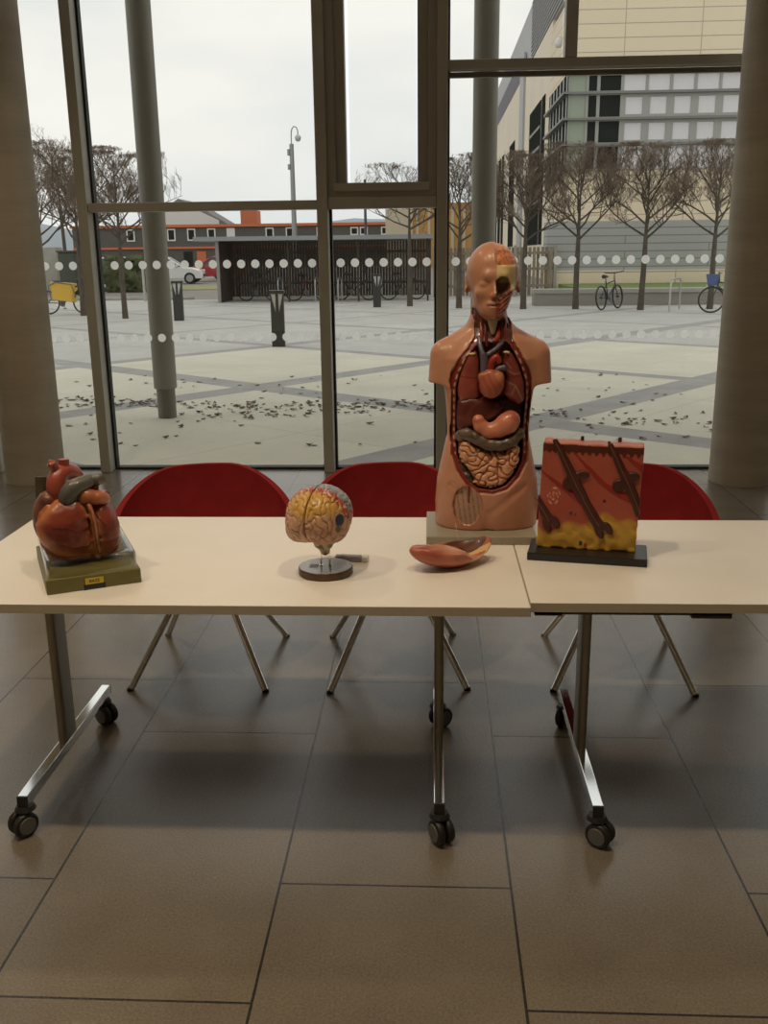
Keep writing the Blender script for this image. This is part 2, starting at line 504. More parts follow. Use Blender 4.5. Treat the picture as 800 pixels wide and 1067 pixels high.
def table(label, x0, x1, y0, y1, leg_x, post_y, rail):
    cx, cy = (x0 + x1) / 2, (y0 + y1) / 2
    t = thing('folding_table', label, 'table', (cx, cy, 0), group='white wheeled tables')
    X0, X1, Y0, Y1 = x0 - cx, x1 - cx, y0 - cy, y1 - cy
    rbox(X0, Y0, .7245, X1, Y1, .74).build('tabletop', TOPW, t, bevel=.0015)
    m = MB()
    m.box(X0, Y0 - .0015, .7155, X1, Y0, .7395).box(X0, Y1, .7155, X1, Y1 + .0015, .7395)
    m.box(X0 - .0015, Y0, .7155, X0, Y1, .7395).box(X1, Y0, .7155, X1 + .0015, Y1, .7395)
    m.box(X0, Y0, .7155, X1, Y1, .7240)
    m.build('table_edge', EDGE, t)
    for (lx, tilt) in leg_x:
        x = lx - cx; py = post_y - cy
        # flat oval column
        poly = [(x + .0145 * math.cos(a) * (1 if abs(math.cos(a)) > .3 else 1), py + .034 * math.copysign(1, math.sin(a)) * (abs(math.sin(a)) > 1e-6) + .0145 * math.sin(a)) for a in [2 * PI * (k + .5) / 24 for k in range(24)]]
        leg = MB().prism(poly, .11, .7155).build('leg', POST, t, smooth=40)
        rbox(x - .05, py - .2, .690, x + .05, py + .2, .7154).build('top_bracket', DARKW, leg, bevel=.003)
        fy0, fy1 = 2.328 - cy, 3.05 - cy
        tl = math.tan(tilt)
        q = lambda yy: x + (yy - py) * tl
        foot = MB().add([(q(fy0) - .0155, fy0, .090), (q(fy0) + .0155, fy0, .090), (q(fy1) + .0155, fy1, .090), (q(fy1) - .0155, fy1, .090),
                         (q(fy0) - .0155, fy0, .124), (q(fy0) + .0155, fy0, .124), (q(fy1) + .0155, fy1, .124), (q(fy1) - .0155, fy1, .124)],
                        [(0, 3, 2, 1), (4, 5, 6, 7), (0, 1, 5, 4), (1, 2, 6, 5), (2, 3, 7, 6), (3, 0, 4, 7)]).build('foot', CHROME, t, bevel=.0025)
        for yc in (fy0 - .001, fy1 + .001): rbox(q(yc) - .0148, yc - .003, .0907, q(yc) + .0148, yc + .003, .1233).build('foot_cap', BLACK, foot)
        for yy, ang in ((fy0 + .012, .5), (fy1 - .045, 2.2)):
            R = Matrix.Translation((q(yy), yy, .037)) @ Matrix.Rotation(ang + lx, 4, 'Z')
            mb = MB()
            mb.tube([R @ Vector((0, 0, .03)), R @ Vector((0, 0, .054))], .008, 12)
            mb.lathe([(.0, .0), (.024, .0), (.03, -.012), (.0, -.012)], 20, M=Matrix.Translation((q(yy), yy, .09)))
            cst = mb.build('caster', BLACK, t, smooth=40)
            for s in (-1, 1):
                Rw = R @ Matrix.Translation((s * .015, -.012, 0)) @ Matrix.Rotation(PI / 2, 4, 'Y')
                MB().lathe([(.0, -.0115), (.029, -.0115), (.0345, -.009), (.037, -.004), (.037, .004), (.0345, .009), (.029, .0115), (0, .0115)], 28, M=Rw).build('wheel', BLACK, cst, smooth=40)
                MB().lathe([(.0, .0), (.0255, .0), (.0245, .0022), (0, .0030)], 24, M=Rw @ Matrix.Translation((0, 0, .0114 * s)) @ Matrix.Scale(s, 4, (0, 0, 1))).build('wheel_hub', GREYP, cst, smooth=40)
    m = MB()
    if rail:
        m.box(rail[0] - cx, Y0 + .006, .7065, rail[1] - cx, Y0 + .05, .7155)
        m.box(rail[0] - cx, Y0 + .006, .703, rail[0] - cx + .07, Y0 + .06, .7155); m.box(rail[1] - cx - .1, Y0 + .006, .698, rail[1] - cx, Y0 + .06, .7155)
    else:
        for bx in (-.93, -.56, -.46, -.40):
            rbox(bx - cx, Y0 + .02, .708, bx - cx + .035, Y0 + .06, .7155).build('rail_clip', DARKW, t)
    if rail: m.build('under_rail', DARKW, t)
    return t
table('white rectangular table on castors carrying the heart and brain models', -1.352, .249, 2.238, 3.075, ((-1.158, 0), (.025, 0)), 2.68, None)
table('white rectangular table on castors carrying the skin block model', .2535, 1.853, 2.272, 3.046, ((.462, 0), (1.66, 0)), 2.68, (.265, .76))

# ------------------------------------------------------------------ red tub chairs
RED = pm('red_felt', (.24, .018, .020), .92, var=.12, scale=9, bump=.25, bscale=420, spec=.15)
def make_chair():
    t = thing('tub_chair', '', 'chair')
    NTH, NS = 72, 12
    def hh(a):                       # rim height around the shell, 0 = back
        d = abs(((a + PI) % (2 * PI)) - PI)
        return .757 - .19 * step(.3, 1.9, np.array(d)) - .11 * step(1.6, 2.4, np.array(d))
    def pt(a, s, off):
        h = float(hh(a)); R = .342 - .006 * math.cos(2 * a)
        u = s
        r = .17 + (R - .17) * math.sin(u * PI / 2) ** .85 if u > 0 else .17
        zz = .425 + (h - .425) * u ** 1.75
        # outward direction in the r-z plane
        e = 1e-3
        u2 = min(1, u + e); u1 = max(0.0001, u - e)
        dr = (R - .17) * (math.sin(u2 * PI / 2) ** .85 - math.sin(u1 * PI / 2) ** .85); dz = (h - .425) * (u2 ** 1.75 - u1 ** 1.75)
        L = math.hypot(dr, dz) or 1
        r += off * dz / L; zz -= off * dr / L
        return (r * math.sin(a), r * math.cos(a) * .96, zz)
    vs = []; fs = []
    prof = [(i / NS, 0) for i in range(NS + 1)] + [(1.0, .012), (1.0, .024)][:0]
    loop = [(i / NS, .013) for i in range(NS + 1)] + [(i / NS, -.013) for i in range(NS, -1, -1)]
    n = len(loop)
    for k in range(NTH):
        a = 2 * PI * k / NTH
        vs += [pt(a, s, o_) for s, o_ in loop]
    # rounded rim: lift the middle
    for k in range(NTH):
        k2 = (k + 1) % NTH
        for i in range(n - 1):
            fs.append((k * n + i, k * n + i + 1, k2 * n + i + 1, k2 * n + i))
    m = MB().add(vs, fs)
    m.f.append(tuple(k * n for k in range(NTH))); m.mi.append(0)
    m.f.append(tuple(k * n + n - 1 for k in range(NTH - 1, -1, -1))); m.mi.append(0)
    sh = m.build('seat_shell', RED, t, smooth=60)
    md = sh.modifiers.new('bevel', 'BEVEL'); md.width = .009; md.segments = 3; md.limit_method = 'ANGLE'; md.angle_limit = math.radians(60)
    MB().lathe([(0, .437), (.20, .437), (.235, .447), (.245, .462), (.235, .475), (.20, .482), (0, .485)], 48).build('seat_cushion', RED, t, smooth=60)
    MB().lathe([(0, .385), (.10, .385), (.12, .395), (.12, .411), (0, .411)], 32).build('leg_hub', BLACK, t, smooth=40)
    for sx in (-1, 1):
        for sy in (-1, 1):
            leg = MB().tube([(sx * .06, sy * .06, .398), (sx * .258, sy * .268, .006)], .0132, 14).build('leg', CHROME, t, smooth=40)
            MB().lathe([(0, 0), (.012, 0), (.0135, .004), (.012, .010), (0, .010)], 14, c=(sx * .2605, sy * .2705, 0)).build('glide', BLACK, leg, smooth=40)
    return t
ch = make_chair()
seats = [(-.885, 3.53, .0, 'red felt tub chair behind the table between the heart and brain models'),
         (-.142, 3.545, .08, 'red felt tub chair behind the table, seen between brain model and torso'),
         (.735, 3.545, -.05, 'red felt tub chair behind the skin block model and right-hand table')]
for i, (x, y, rz, lb) in enumerate(seats):
    c = ch if i == 0 else copy_tree(ch)
    for q in c.children:
        if q.name.startswith('seat'): q.rotation_euler = (0, 0, (.22, .08, -.2)[i])
    c.location = (x, y, 0); c.rotation_euler = (0, 0, rz); c['label'] = lb; c['group'] = 'red tub chairs'
# ------------------------------------------------------------------ anatomical torso
GLOSS = pm('painted_plastic', (1, 1, 1), .36, var=.05, scale=30, vcol=True, coat=.15, spec=.45)
SATIN = pm('painted_satin', (1, 1, 1), .42, var=.05, scale=40, vcol=True, spec=.4)
SKIN = srgb(190, 136, 108); FLESH = srgb(120, 42, 32); LUNGC = srgb(150, 72, 60); LIVERC = srgb(92, 40, 32)
PINK = srgb(224, 138, 104); GUT = srgb(210, 158, 124); COLON = srgb(104, 88, 74); BONE = srgb(214, 190, 138)
VEIN = srgb(96, 92, 108); ARTERY = srgb(186, 60, 44); MUSC = srgb(142, 58, 44)

def sk(px, py):
    """sketch units (one unit = 2.87 mm) to the torso's own x, z"""
    return ((px - 508 - (545 - py) * .006) * .00287, (545 - py) * .002887 + .042)
def skl(pts): return [sk(*p) for p in pts]

T = thing('anatomical_torso', 'life-size anatomical torso model with head, opened chest and coiled intestines on a plinth', 'anatomical model', (.172, 2.93, .74))
rbox(-.186, -.165, 0, .150, .13, .0255).build('plinth', pm('plinth_paint', (.30, .27, .20), .45, var=.05), T, bevel=.003)

OUTL = skl([(491, 318), (494.5, 332), (494, 347), (487.5, 357), (478, 368), (469.6, 383), (468, 393), (470, 402), (470, 430), (469, 449), (470, 470), (475.7, 487), (485, 500), (498, 509),
            (515, 510.5), (530, 506), (542.6, 493.5), (551, 478.6), (553, 464), (552, 442), (555, 410), (555, 390), (551, 378), (542.5, 362.6), (534, 349), (533, 334), (540, 318)])
INL = skl([(500, 352), (494, 358), (486, 368), (478.5, 384), (475, 398), (475, 430), (475, 452), (477, 472), (481, 484), (489, 497), (500, 504.5), (515, 506), (528, 501.5), (538, 491),
           (545.5, 477), (547, 464), (546.5, 442), (548.5, 410), (547.5, 392), (541, 374), (534, 360), (528, 352)])
zs = [.0, .03, .10, .17, .25, .316, .40, .48, .55, .60, .64, .68, .74]
aa = [.155, .160, .162, .157, .140, .126, .130, .139, .142, .118, .070, .052, .048]
xx0 = [.003, .003, .004, .004, .004, .005, .005, .006, .007, .007, .004, .006, .01]
bb = [.098, .104, .112, .108, .098, .093, .100, .108, .104, .085, .062, .054, .055]
yy0 = [0, 0, .004, .002, 0, 0, 0, 0, .008, .016, .018, .014, .010]

HYAW = -.03          # the head looks a little to the viewer's left
HC = (.012, .0)
def head_local(x, y, z):
    c, s = math.cos(HYAW), math.sin(HYAW)
    X, Y = x - HC[0], y - HC[1]
    return c * X - s * Y, s * X + c * Y, z

def body_base(p):
    x, y, z = p
    a = np.interp(z, zs, aa); b = np.interp(z, zs, bb); y0 = np.interp(z, zs, yy0)
    xc = np.interp(z, zs, xx0)
    q = ((np.abs(x - xc) / a) ** 2.35 + (np.abs(y - y0) / b) ** 2.35) ** (1 / 2.35)
    t = (q - 1) * np.minimum(a, b)
    t = np.maximum(t, z - .72); t = np.maximum(t, .0255 - z)
    for s in (-1, 1):
        q_ = .008 + s * .008
        sh = chain(p, [(q_ + s * .07, .012, .578), (q_ + s * .126, .008, .556), (q_ + s * .1305, .004, .48), (q_ + s * .1305, .004, .43)], [.046, .049, .050, .050])
        if s > 0: cut = .4705 - z + .02 * (x - .13)
        else: cut = .474 - z - .02 * (x + .13)
        sh = np.maximum(sh, cut)
        t = su(t, sh, .022)
    for s in (-1, 1):                       # trapezius slope
        t = su(t, cap(p, (s * .02 + .006, .03, .635), (s * .115 + .006, .02, .578), .033, .026), .025)
    gro = cap(p, (.003, -.117, .02), (.003, -.114, .072), .016, .006)
    t = smax(t, -gro, .020)
    for s in (-1, 1):
        t = smax(t, -chain(p, [(.003 + s * .006, -.116, .082), (.003 + s * .06, -.112, .122), (.003 + s * .115, -.082, .165)], [.003, .004, .002]), .018)
    return t

def head_sd(p):
    x, y, z = head_local(*p)
    h = (x, y, z)
    d = ell(h, (0, .012, .797), (.0775, .094, .0905))
    d = su(d, ell(h, (0, .0, .815), (.066, .075, .066)), .02)
    d = su(d, ell(h, (0, -.030, .735), (.056, .056, .068)), .03)
    d = su(d, ell(h, (0, -.058, .695), (.036, .033, .027)), .022)
    d = su(d, cap(h, (-.022, -.076, .792), (.022, -.076, .792), .012), .02)      # brow
    for s in (-1, 1):
        d = smax(d, -ell(h, (s * .031, -.095, .771), (.018, .013, .011)), .012)    # socket
        d = su(d, ell(h, (s * .031, -.071, .770), (.014, .012, .009)), .005)       # lid
        d = su(d, ell(h, (s * .036, -.064, .744), (.02, .016, .014)), .018)       # cheek
    d = su(d, cap(h, (0, -.084, .775), (0, -.100, .741), .006, .0095), .009)       # nose
    d = su(d, ell(h, (-.009, -.093, .737), (.007, .008, .006)), .006)
    d = su(d, ell(h, (0, -.087, .7145), (.023, .010, .0055)), .006)
    d = su(d, ell(h, (0, -.086, .7035), (.020, .010, .0065)), .006)
    d = smax(d, -cap(h, (-.022, -.092, .7085), (.022, -.092, .7085), .0022), .003)
    for s in (-1, 1):
        e = ell(h, (s * .076, .016, .768), (.009, .020, .030), (0, 0, s * .35))
        e = smax(e, -ell(h, (s * .084, .008, .772), (.007, .012, .018)), .004)
        d = su(d, e, .006)
    return d

def torso_shell():
    g = Grid((-.195, -.145, .02), (.205, .135, .90), .0036)
    p = g.p(); x, y, z = p
    B = body_base(p)
    H = head_sd(p)
    neck = chain(p, [(.0, .02, .60), (.006, .012, .74)], [.052, .050])
    full = su(su(B, neck, .02), H, .014)
    po = poly_sd(x, z, OUTL); pin = poly_sd(x, z, INL)
    front = y - .02
    c1 = np.maximum(np.maximum(np.maximum(po, -(full + .007)), front), .004 - H)
    c2 = np.maximum(pin, y - .035)
    c2 = np.maximum(c2, z - .60)
    F = np.maximum(full, -c1); F = np.maximum(F, -c2)
    # inguinal window on the viewer's left of the groin
    px_, pz_ = sk(487.5, 523.5)
    win = np.sqrt(((x - px_) / .043) ** 2 + ((z - pz_) / .062) ** 2) - 1
    F = np.maximum(F, -np.maximum(np.maximum(win * .042, -(full + .006)), front))
    # opened half of the head: brain, sinus hole, jaw muscles
    hx, hy, hz = head_local(x, y, z)
    wv = Waves(250, 18, 5)
    br = (hx > .003) & (hz > .822) & (hy < .06)
    F = np.where(br & (np.abs(F) < .02), np.maximum(F, -( -.0035 - full)) , F)
    gyr = .0028 * np.exp(-(wv(x, y, z) / .35) ** 2)
    F = np.where(br, F + gyr, F)
    hole = ell((hx, hy, hz), (.021, -.082, .765), (.0235, .021, .024))
    hole = su(hole, ell((hx, hy, hz), (.012, -.085, .745), (.012, .019, .020)), .008)
    hole = np.maximum(hole, .001 - hx)
    F = smax(F, -hole, .003)
    cheek = np.maximum(np.maximum(.0035 - hx, -(full + .005)), np.maximum(np.maximum(hz - .748, .668 - hz), hy - .03))
    cheek = np.maximum(cheek, hx - .075)
    F = np.maximum(F, -cheek)
    slit = np.maximum(np.maximum(np.abs(hx - .0015) - .0011, -(full + .004)), np.maximum(hy + .0, .68 - hz))
    F = np.maximum(F, -slit)
    w_line = Waves(60, 10, 9)
    def color(V, N):
        x, y, z = V.T; n = len(V)
        fb = su(su(body_base((x, y, z)), chain((x, y, z), [(.0, .02, .60), (.006, .012, .74)], [.052, .050]), .02), head_sd((x, y, z)), .014)
        hx, hy, hz = head_local(x, y, z)
        c = flat(SKIN, n)
        depth = -fb
        hd = head_sd((x, y, z))
        po = poly_sd(x, z, OUTL); pin = poly_sd(x, z, INL)
        fr = (y < .035)
        fl = step(-.001, .003, -po) * (depth > .003) * fr * (hd > .001)
        c = lerp(c, FLESH, fl)
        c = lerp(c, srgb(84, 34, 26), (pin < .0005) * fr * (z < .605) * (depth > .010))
        # pale rib ends dotted along the cut
        if True:
            ang = np.arctan2(z - .40, x)
            ring_ = np.exp(-((pin - .006) / .0022) ** 2) * (z > .26) * (z < .585)
            seg = (np.sin(z * 2 * PI / .0235 + 1.2 * np.abs(x)) > -.05)
            c = lerp(c, srgb(206, 190, 160), ring_ * seg * fl * .85)
        # neck muscles
        nk = fr * (z > .595) * (z < .70) * (po < 0) * (depth > .002) * (hd > .001)
        c = lerp(c, srgb(110, 48, 36), nk)
        c = lerp(c, srgb(70, 40, 36), nk * (np.sin(x * 300) > .55))
        # head
        front_h = (hy < .055)
        br = (hx > .003) & (hz > .822) & front_h
        wv2 = wv(x, y, z)
        c = lerp(c, srgb(214, 140, 98), br * 1.0)
        c = lerp(c, srgb(150, 84, 58), br * np.exp(-(wv2 / .28) ** 2))
        bone = (hx > .003) & (hz <= .822) & (hz > .748 + .2 * np.clip(.03 - hx, 0, 1) * 0) & front_h & (hx < .064) & (hy < .01)
        c = lerp(c, BONE, bone * 1.0)
        hol = ell((hx, hy, hz), (.021, -.082, .765), (.0245, .022, .025)); hol = su(hol, ell((hx, hy, hz), (.012, -.085, .745), (.013, .020, .021)), .008)
        inh = (hol < .002) & (hx > .0005)
        c = lerp(c, srgb(104, 66, 52), inh * 1.0)
        c = lerp(c, srgb(134, 112, 52), inh * (hz > .772) * (hx > .012))
        jaw = (hx > .002) & (hz <= .748) & (hz > .668) & (hy < .03) & ~inh
        c = lerp(c, srgb(176, 92, 74), jaw * 1.0)
        st = np.sin((hx * .75 - hz) * 520)
        c = lerp(c, srgb(122, 40, 32), jaw * (st > .25) * (hx > .012))
        c = lerp(c, srgb(206, 150, 120), jaw * (st < -.6) * (hx > .012))
        c = lerp(c, srgb(120, 70, 52), ((hx > .062) & (hx < .068) & (hz < .83) & (hz > .75) & (hy < .02)) * .8)
        lips = np.exp(-((hz - .7088) / .0026) ** 2) * (np.abs(hx) < .024) * (hy < -.07) * (hx < .004)
        c = lerp(c, srgb(128, 62, 46), lips)
        # inguinal window
        w_ = np.sqrt(((x - px_) / .043) ** 2 + ((z - pz_) / .062) ** 2)
        iw = (w_ < 1.0) * (depth > .0025) * (y < 0)
        c = lerp(c, srgb(172, 138, 118), iw * 1.0)
        c = lerp(c, srgb(150, 108, 90), iw * (np.sin((x - px_) * 420 + (z - pz_) * 60) > .5))
        c = lerp(c, srgb(92, 40, 36), iw * (np.abs((x - px_) - .004 + (z - pz_) * .25 * 0) < .003) * (z > pz_ + .01))
        c = lerp(c, srgb(150, 84, 62), np.exp(-((w_ - 1.04) / .04) ** 2) * (y < 0) * .8)
        return c
    return sculpt('torso_body', F, g, GLOSS, T, color, it=1)
torso_shell()

def organ(name, fn, lo, hi, h, base, dark=None, wv=None, wk=.4, parent=None, it=1, extra=None, mat=GLOSS):
    g = Grid(lo, hi, h)
    F = fn(g.p())
    def color(V, N):
        c = flat(base, len(V))
        if dark is not None:
            m = np.exp(-(wv(*V.T) / wk) ** 2) if wv is not None else np.zeros(len(V))
            c = lerp(c, dark, m)
        if extra is not None: c = extra(c, V, N)
        return c
    return sculpt(name, F, g, mat, parent or T, color, it)

def prism_pad(poly, y0, y1, round_=.012, bulge=.0):
    """a soft pad filling a polygon in x,z between depth y0 (front) and y1 (back)"""
    def fn(p):
        x, y, z = p
        d2 = poly_sd(x, z, poly) + round_
        dy = np.maximum(y0 + round_ - y, y - y1 + round_)
        out = np.sqrt(np.maximum(d2, 0) ** 2 + np.maximum(dy, 0) ** 2) + np.minimum(np.maximum(d2, dy), 0) - round_
        return out
    return fn

# lungs, either side of the heart
RL = skl([(489, 362), (496, 360), (499.5, 372), (500, 392), (501, 407), (496, 412), (479, 414), (476.5, 402), (478, 388), (483, 372)])
LL = skl([(527, 360), (534, 364), (541, 376), (546.5, 394), (547, 412), (541, 417), (531, 411), (525, 405), (527, 390), (524, 372)])
def lung_col(c, V, N):
    x, y, z = V.T
    n1 = Waves(90, 12, 3)(x, y, z)
    c = lerp(c, srgb(116, 54, 46), np.clip(n1 * .5, 0, .6))
    return lerp(c, srgb(70, 30, 28), np.exp(-((z - .492 - .1 * np.abs(x)) / .002) ** 2) * .8)
organ('lung', prism_pad(RL, -.082, -.01, .022), (-.12, -.10, .40), (.0, .0, .60), .003, LUNGC, parent=T, extra=lung_col)
def lung_col2(c, V, N):
    c = lung_col(c * .72, V, N); x, y, z = V.T
    br = np.minimum.reduce([cap((x, V[:, 1] * 0, z), (a[0], 0, a[1]), (b[0], 0, b[1]), .0) for a, b in (
        (sk(526, 391), sk(537, 396)), (sk(537, 396), sk(544, 410)), (sk(537, 396), sk(533, 405)), (sk(528, 380), sk(536, 384)), (sk(536, 384), sk(542, 383)), (sk(527, 372), sk(532, 378)))])
    return lerp(c, srgb(150, 132, 124), np.exp(-(br / .0018) ** 2) * .8)
organ('lung', prism_pad(LL, -.078, -.01, .022), (.03, -.10, .40), (.135, .0, .60), .003, LUNGC, parent=T, extra=lung_col2)

# diaphragm and liver
DI = skl([(476, 410), (488, 405), (503, 407), (517, 411), (530, 407), (541, 412), (546, 424), (546, 440), (475, 440)])
organ('diaphragm', prism_pad(DI, -.050, .02, .02), (-.12, -.07, .32), (.13, .04, .47), .004, srgb(58, 26, 22), parent=T)
LV = skl([(477, 411), (490, 406), (505, 409), (520, 413), (526, 420), (519, 430), (506, 436), (494, 441), (482, 446), (476, 442), (475.5, 425)])
organ('liver', prism_pad(LV, -.083, -.01, .026), (-.12, -.10, .30), (.07, .0, .46), .003, LIVERC, srgb(112, 56, 44), Waves(70, 10, 11), .35, parent=T)

# heart inside the chest
def heart_in(p):
    d = ell(p, (*((lambda q: (q[0], -.088))(sk(512, 394))), sk(512, 394)[1]), (.037, .030, .043), (0, .35, 0))
    for (px, py, r) in ((502, 386, .014), (519, 386, .014), (509, 383, .013)):
        X, Z = sk(px, py); d = su(d, ell(p, (X, -.092, Z), (r, r, r)), .012)
    return d
def heart_in_col(c, V, N):
    x, y, z = V.T
    s = np.sin((x * 1.0 + .25 * z) * 330 + 1.5 * Waves(60, 8, 2)(x, y, z))
    c = lerp(c, srgb(190, 122, 82), np.clip(s, 0, 1) * .35 * (z > .43))
    return lerp(c, srgb(206, 138, 96), np.exp(-((x - sk(520, 386)[0]) ** 2 + (z - sk(520, 386)[1]) ** 2) / .00018) * .8)
organ('heart', heart_in, (-.06, -.135, .40), (.08, -.03, .57), .0026, srgb(160, 82, 60), parent=T, extra=heart_in_col)

def vessel(name, pts, r, colr, yf=-.085, n=12, mat=None):
    m = MB(); P = []
    for q in pts:
        X, Z = sk(q[0], q[1]); P.append((X, q[2] if len(q) > 2 else yf, Z))
    # smooth the path
    Q = []
    for i in range(len(P) - 1):
        p0, p1, p2, p3 = [Vector(P[max(0, min(len(P) - 1, j))]) for j in (i - 1, i, i + 1, i + 2)]
        for k in range(6):
            t = k / 6
            Q.append(.5 * ((2 * p1) + (p2 - p0) * t + (2 * p0 - 5 * p1 + 4 * p2 - p3) * t * t + (3 * p1 - p0 - 3 * p2 + p3) * t ** 3))
    Q.append(Vector(P[-1]))
    rr = [r * (1 if not isinstance(r, (list, tuple)) else 1) for _ in Q] if not isinstance(r, (list, tuple)) else [np.interp(i / (len(Q) - 1), np.linspace(0, 1, len(r)), r) for i in range(len(Q))]
    m.tube(Q, rr, n)
    return m.build(name, pm(mat or ('vessel_%d' % (hash(tuple(round(c, 3) for c in colr)) % 9999)), colr, .35, var=.06, scale=60, coat=.2), T, smooth=60)
vessel('vena_cava', [(503, 362), (504, 372), (504, 384)], .0115, VEIN, -.080, mat='vein_paint')
vessel('vein', [(499, 346, -.045), (500, 355, -.065), (503, 364, -.08)], .007, VEIN, mat='vein_paint')
vessel('vein', [(524, 352, -.05), (515, 359, -.072), (505, 365, -.08)], .0065, VEIN, mat='vein_paint')
vessel('aorta', [(511, 386), (511, 374), (516, 367), (520, 372)], [.013, .0125, .0115, .010], srgb(150, 50, 40), -.078, mat='artery_paint')
vessel('artery', [(517, 368, -.072), (519, 352, -.052), (520, 336, -.042)], .0048, srgb(150, 50, 40), mat='artery_paint')
vessel('pulmonary_trunk', [(516, 386), (519, 379), (526, 377)], .010, srgb(88, 84, 90), -.082, mat='grey_vessel_paint')
vessel('thyroid', [(519, 340, -.048), (518, 347, -.054), (515, 351, -.056)], [.006, .0085, .004], srgb(178, 74, 58), mat='thyroid_paint')
LX = skl([(507, 327), (519, 326), (517.5, 334), (515, 344), (511.5, 344), (509, 335)])
organ('larynx', prism_pad(LX, -.064, -.02, .008), (-.02, -.08, .60), (.05, .0, .70), .002, srgb(178, 158, 136), parent=T)
for k, (a, b, r, c_) in enumerate((((501, 333, -.030), (502.5, 352, -.055), .0062, MUSC), ((505.5, 334, -.036), (507, 356, -.062), .0048, srgb(96, 40, 32)),
                                ((526.5, 331, -.024), (525, 352, -.050), .0055, MUSC), ((522.5, 331, -.032), (522, 352, -.056), .0042, srgb(96, 40, 32)), ((498.5, 336, -.018), (496, 354, -.045), .0055, srgb(104, 46, 36)), ((529, 334, -.012), (530, 354, -.04), .0055, srgb(104, 46, 36)))):
    vessel('neck_muscle', [a, ((a[0] + b[0]) / 2, (a[1] + b[1]) / 2, (a[2] + b[2]) / 2 - .004), b], [r * .8, r, r * .7], c_, mat='neck_muscle_%d' % (1 + (c_ != MUSC)))
# collar-bone ends
for (px, py) in ((491.5, 363), (527, 361.5)):
    X, Z = sk(px, py)
    MB().lathe([(0, -.006), (.0045, -.004), (.006, 0), (.0045, .004), (0, .006)], 12, M=Matrix.Translation((X, -.077, Z)) @ Matrix.Scale(1.7, 4, (1, 0, 0)) @ Matrix.Scale(.7, 4, (0, 0, 1))).build('clavicle_end', pm('bone_paint', BONE, .45), T, smooth=60)

# stomach
def stomach(p):
    P = [(*sk(498.5, 432), ), (*sk(501, 438), ), (*sk(509, 443.5), ), (*sk(520, 441), ), (*sk(529, 435), ), (*sk(532, 432), )]
    R = [.0185, .021, .0235, .027, .033, .030]
    d = None
    for i in range(len(P) - 1):
        c = cap(p, (P[i][0], -.082, P[i][1]), (P[i + 1][0], -.082, P[i + 1][1]), R[i], R[i + 1]); d = c if d is None else su(d, c, .006)
    return d
organ('stomach', stomach, (-.065, -.125, .26), (.12, -.03, .42), .0028, srgb(204, 130, 102), srgb(180, 100, 78), Waves(45, 8, 21), .35, parent=T)
# large intestine: across under the stomach, and down the viewer's left side
def colon(pts, r):
    def fn(p):
        P = [(sk(a, b)[0], yv, sk(a, b)[1]) for a, b, yv in pts]
        d = chain(p, P, r)
        L = 0
        return d
    return fn
def haustra(F, p, k): return F + .0007 * np.cos(k * p[0])
organ('transverse_colon', lambda p: haustra(colon([(480, 449, -.07), (486, 446, -.083), (496, 451, -.088), (509, 457, -.09), (522, 458, -.09), (534, 454, -.085), (541, 447, -.07)], .0185)(p), p, 260), (-.115, -.125, .22), (.125, -.03, .37), .0028, COLON, srgb(70, 60, 50), Waves(150, 10, 4), .3, parent=T)
organ('ascending_colon', lambda p: colon([(478.5, 478, -.05), (481.5, 486, -.062), (487, 493, -.07), (490.5, 499, -.072)], [.012, .0165, .0175, .014])(p) + .0014 * np.cos(300 * p[2]), (-.115, -.10, .14), (-.02, -.02, .27), .0028, srgb(84, 70, 58), srgb(56, 46, 38), Waves(150, 10, 4), .3, parent=T)
# small intestine: one coiled mass
SI = skl([(483, 454), (488, 453), (498, 461), (512, 467), (528, 466), (538, 458), (541.5, 462), (541, 477), (534, 490), (525, 501), (512, 505), (499, 502), (493, 499), (494.5, 491), (488, 484), (480, 473), (478.5, 462)])
wg = Waves(285, 20, 31, .06)
def gut(p):
    x, y, z = p
    d = prism_pad(SI, -.094 , .0, .020)(p)
    y2 = y * .35
    return d + .0085 * np.exp(-(wg(x, y2, z) / .45) ** 2) - .0035
organ('small_intestine', gut, (-.105, -.12, .13), (.12, -.01, .33), .0022, GUT, None, parent=T, it=2,
      extra=lambda c, V, N: lerp(lerp(c, srgb(164, 92, 64), np.exp(-(wg(V[:, 0], V[:, 1] * .35, V[:, 2]) / .3) ** 2) * .9), srgb(226, 160, 118), np.clip(np.abs(wg(V[:, 0], V[:, 1] * .35, V[:, 2])) - .7, 0, 1) * .6))

MB().tube([(*[(a, -.112, b) for a, b in [sk(474.5, 541)]][0],), (sk(476, 548)[0], -.150, .0275), (sk(476.5, 551)[0], -.1665, .0262), (sk(477, 562)[0], -.1672, .002), (sk(478, 565)[0], -.185, .0012)], .0006, 6).build('tag_string', pm('thread', (.55, .5, .42), .8), T)
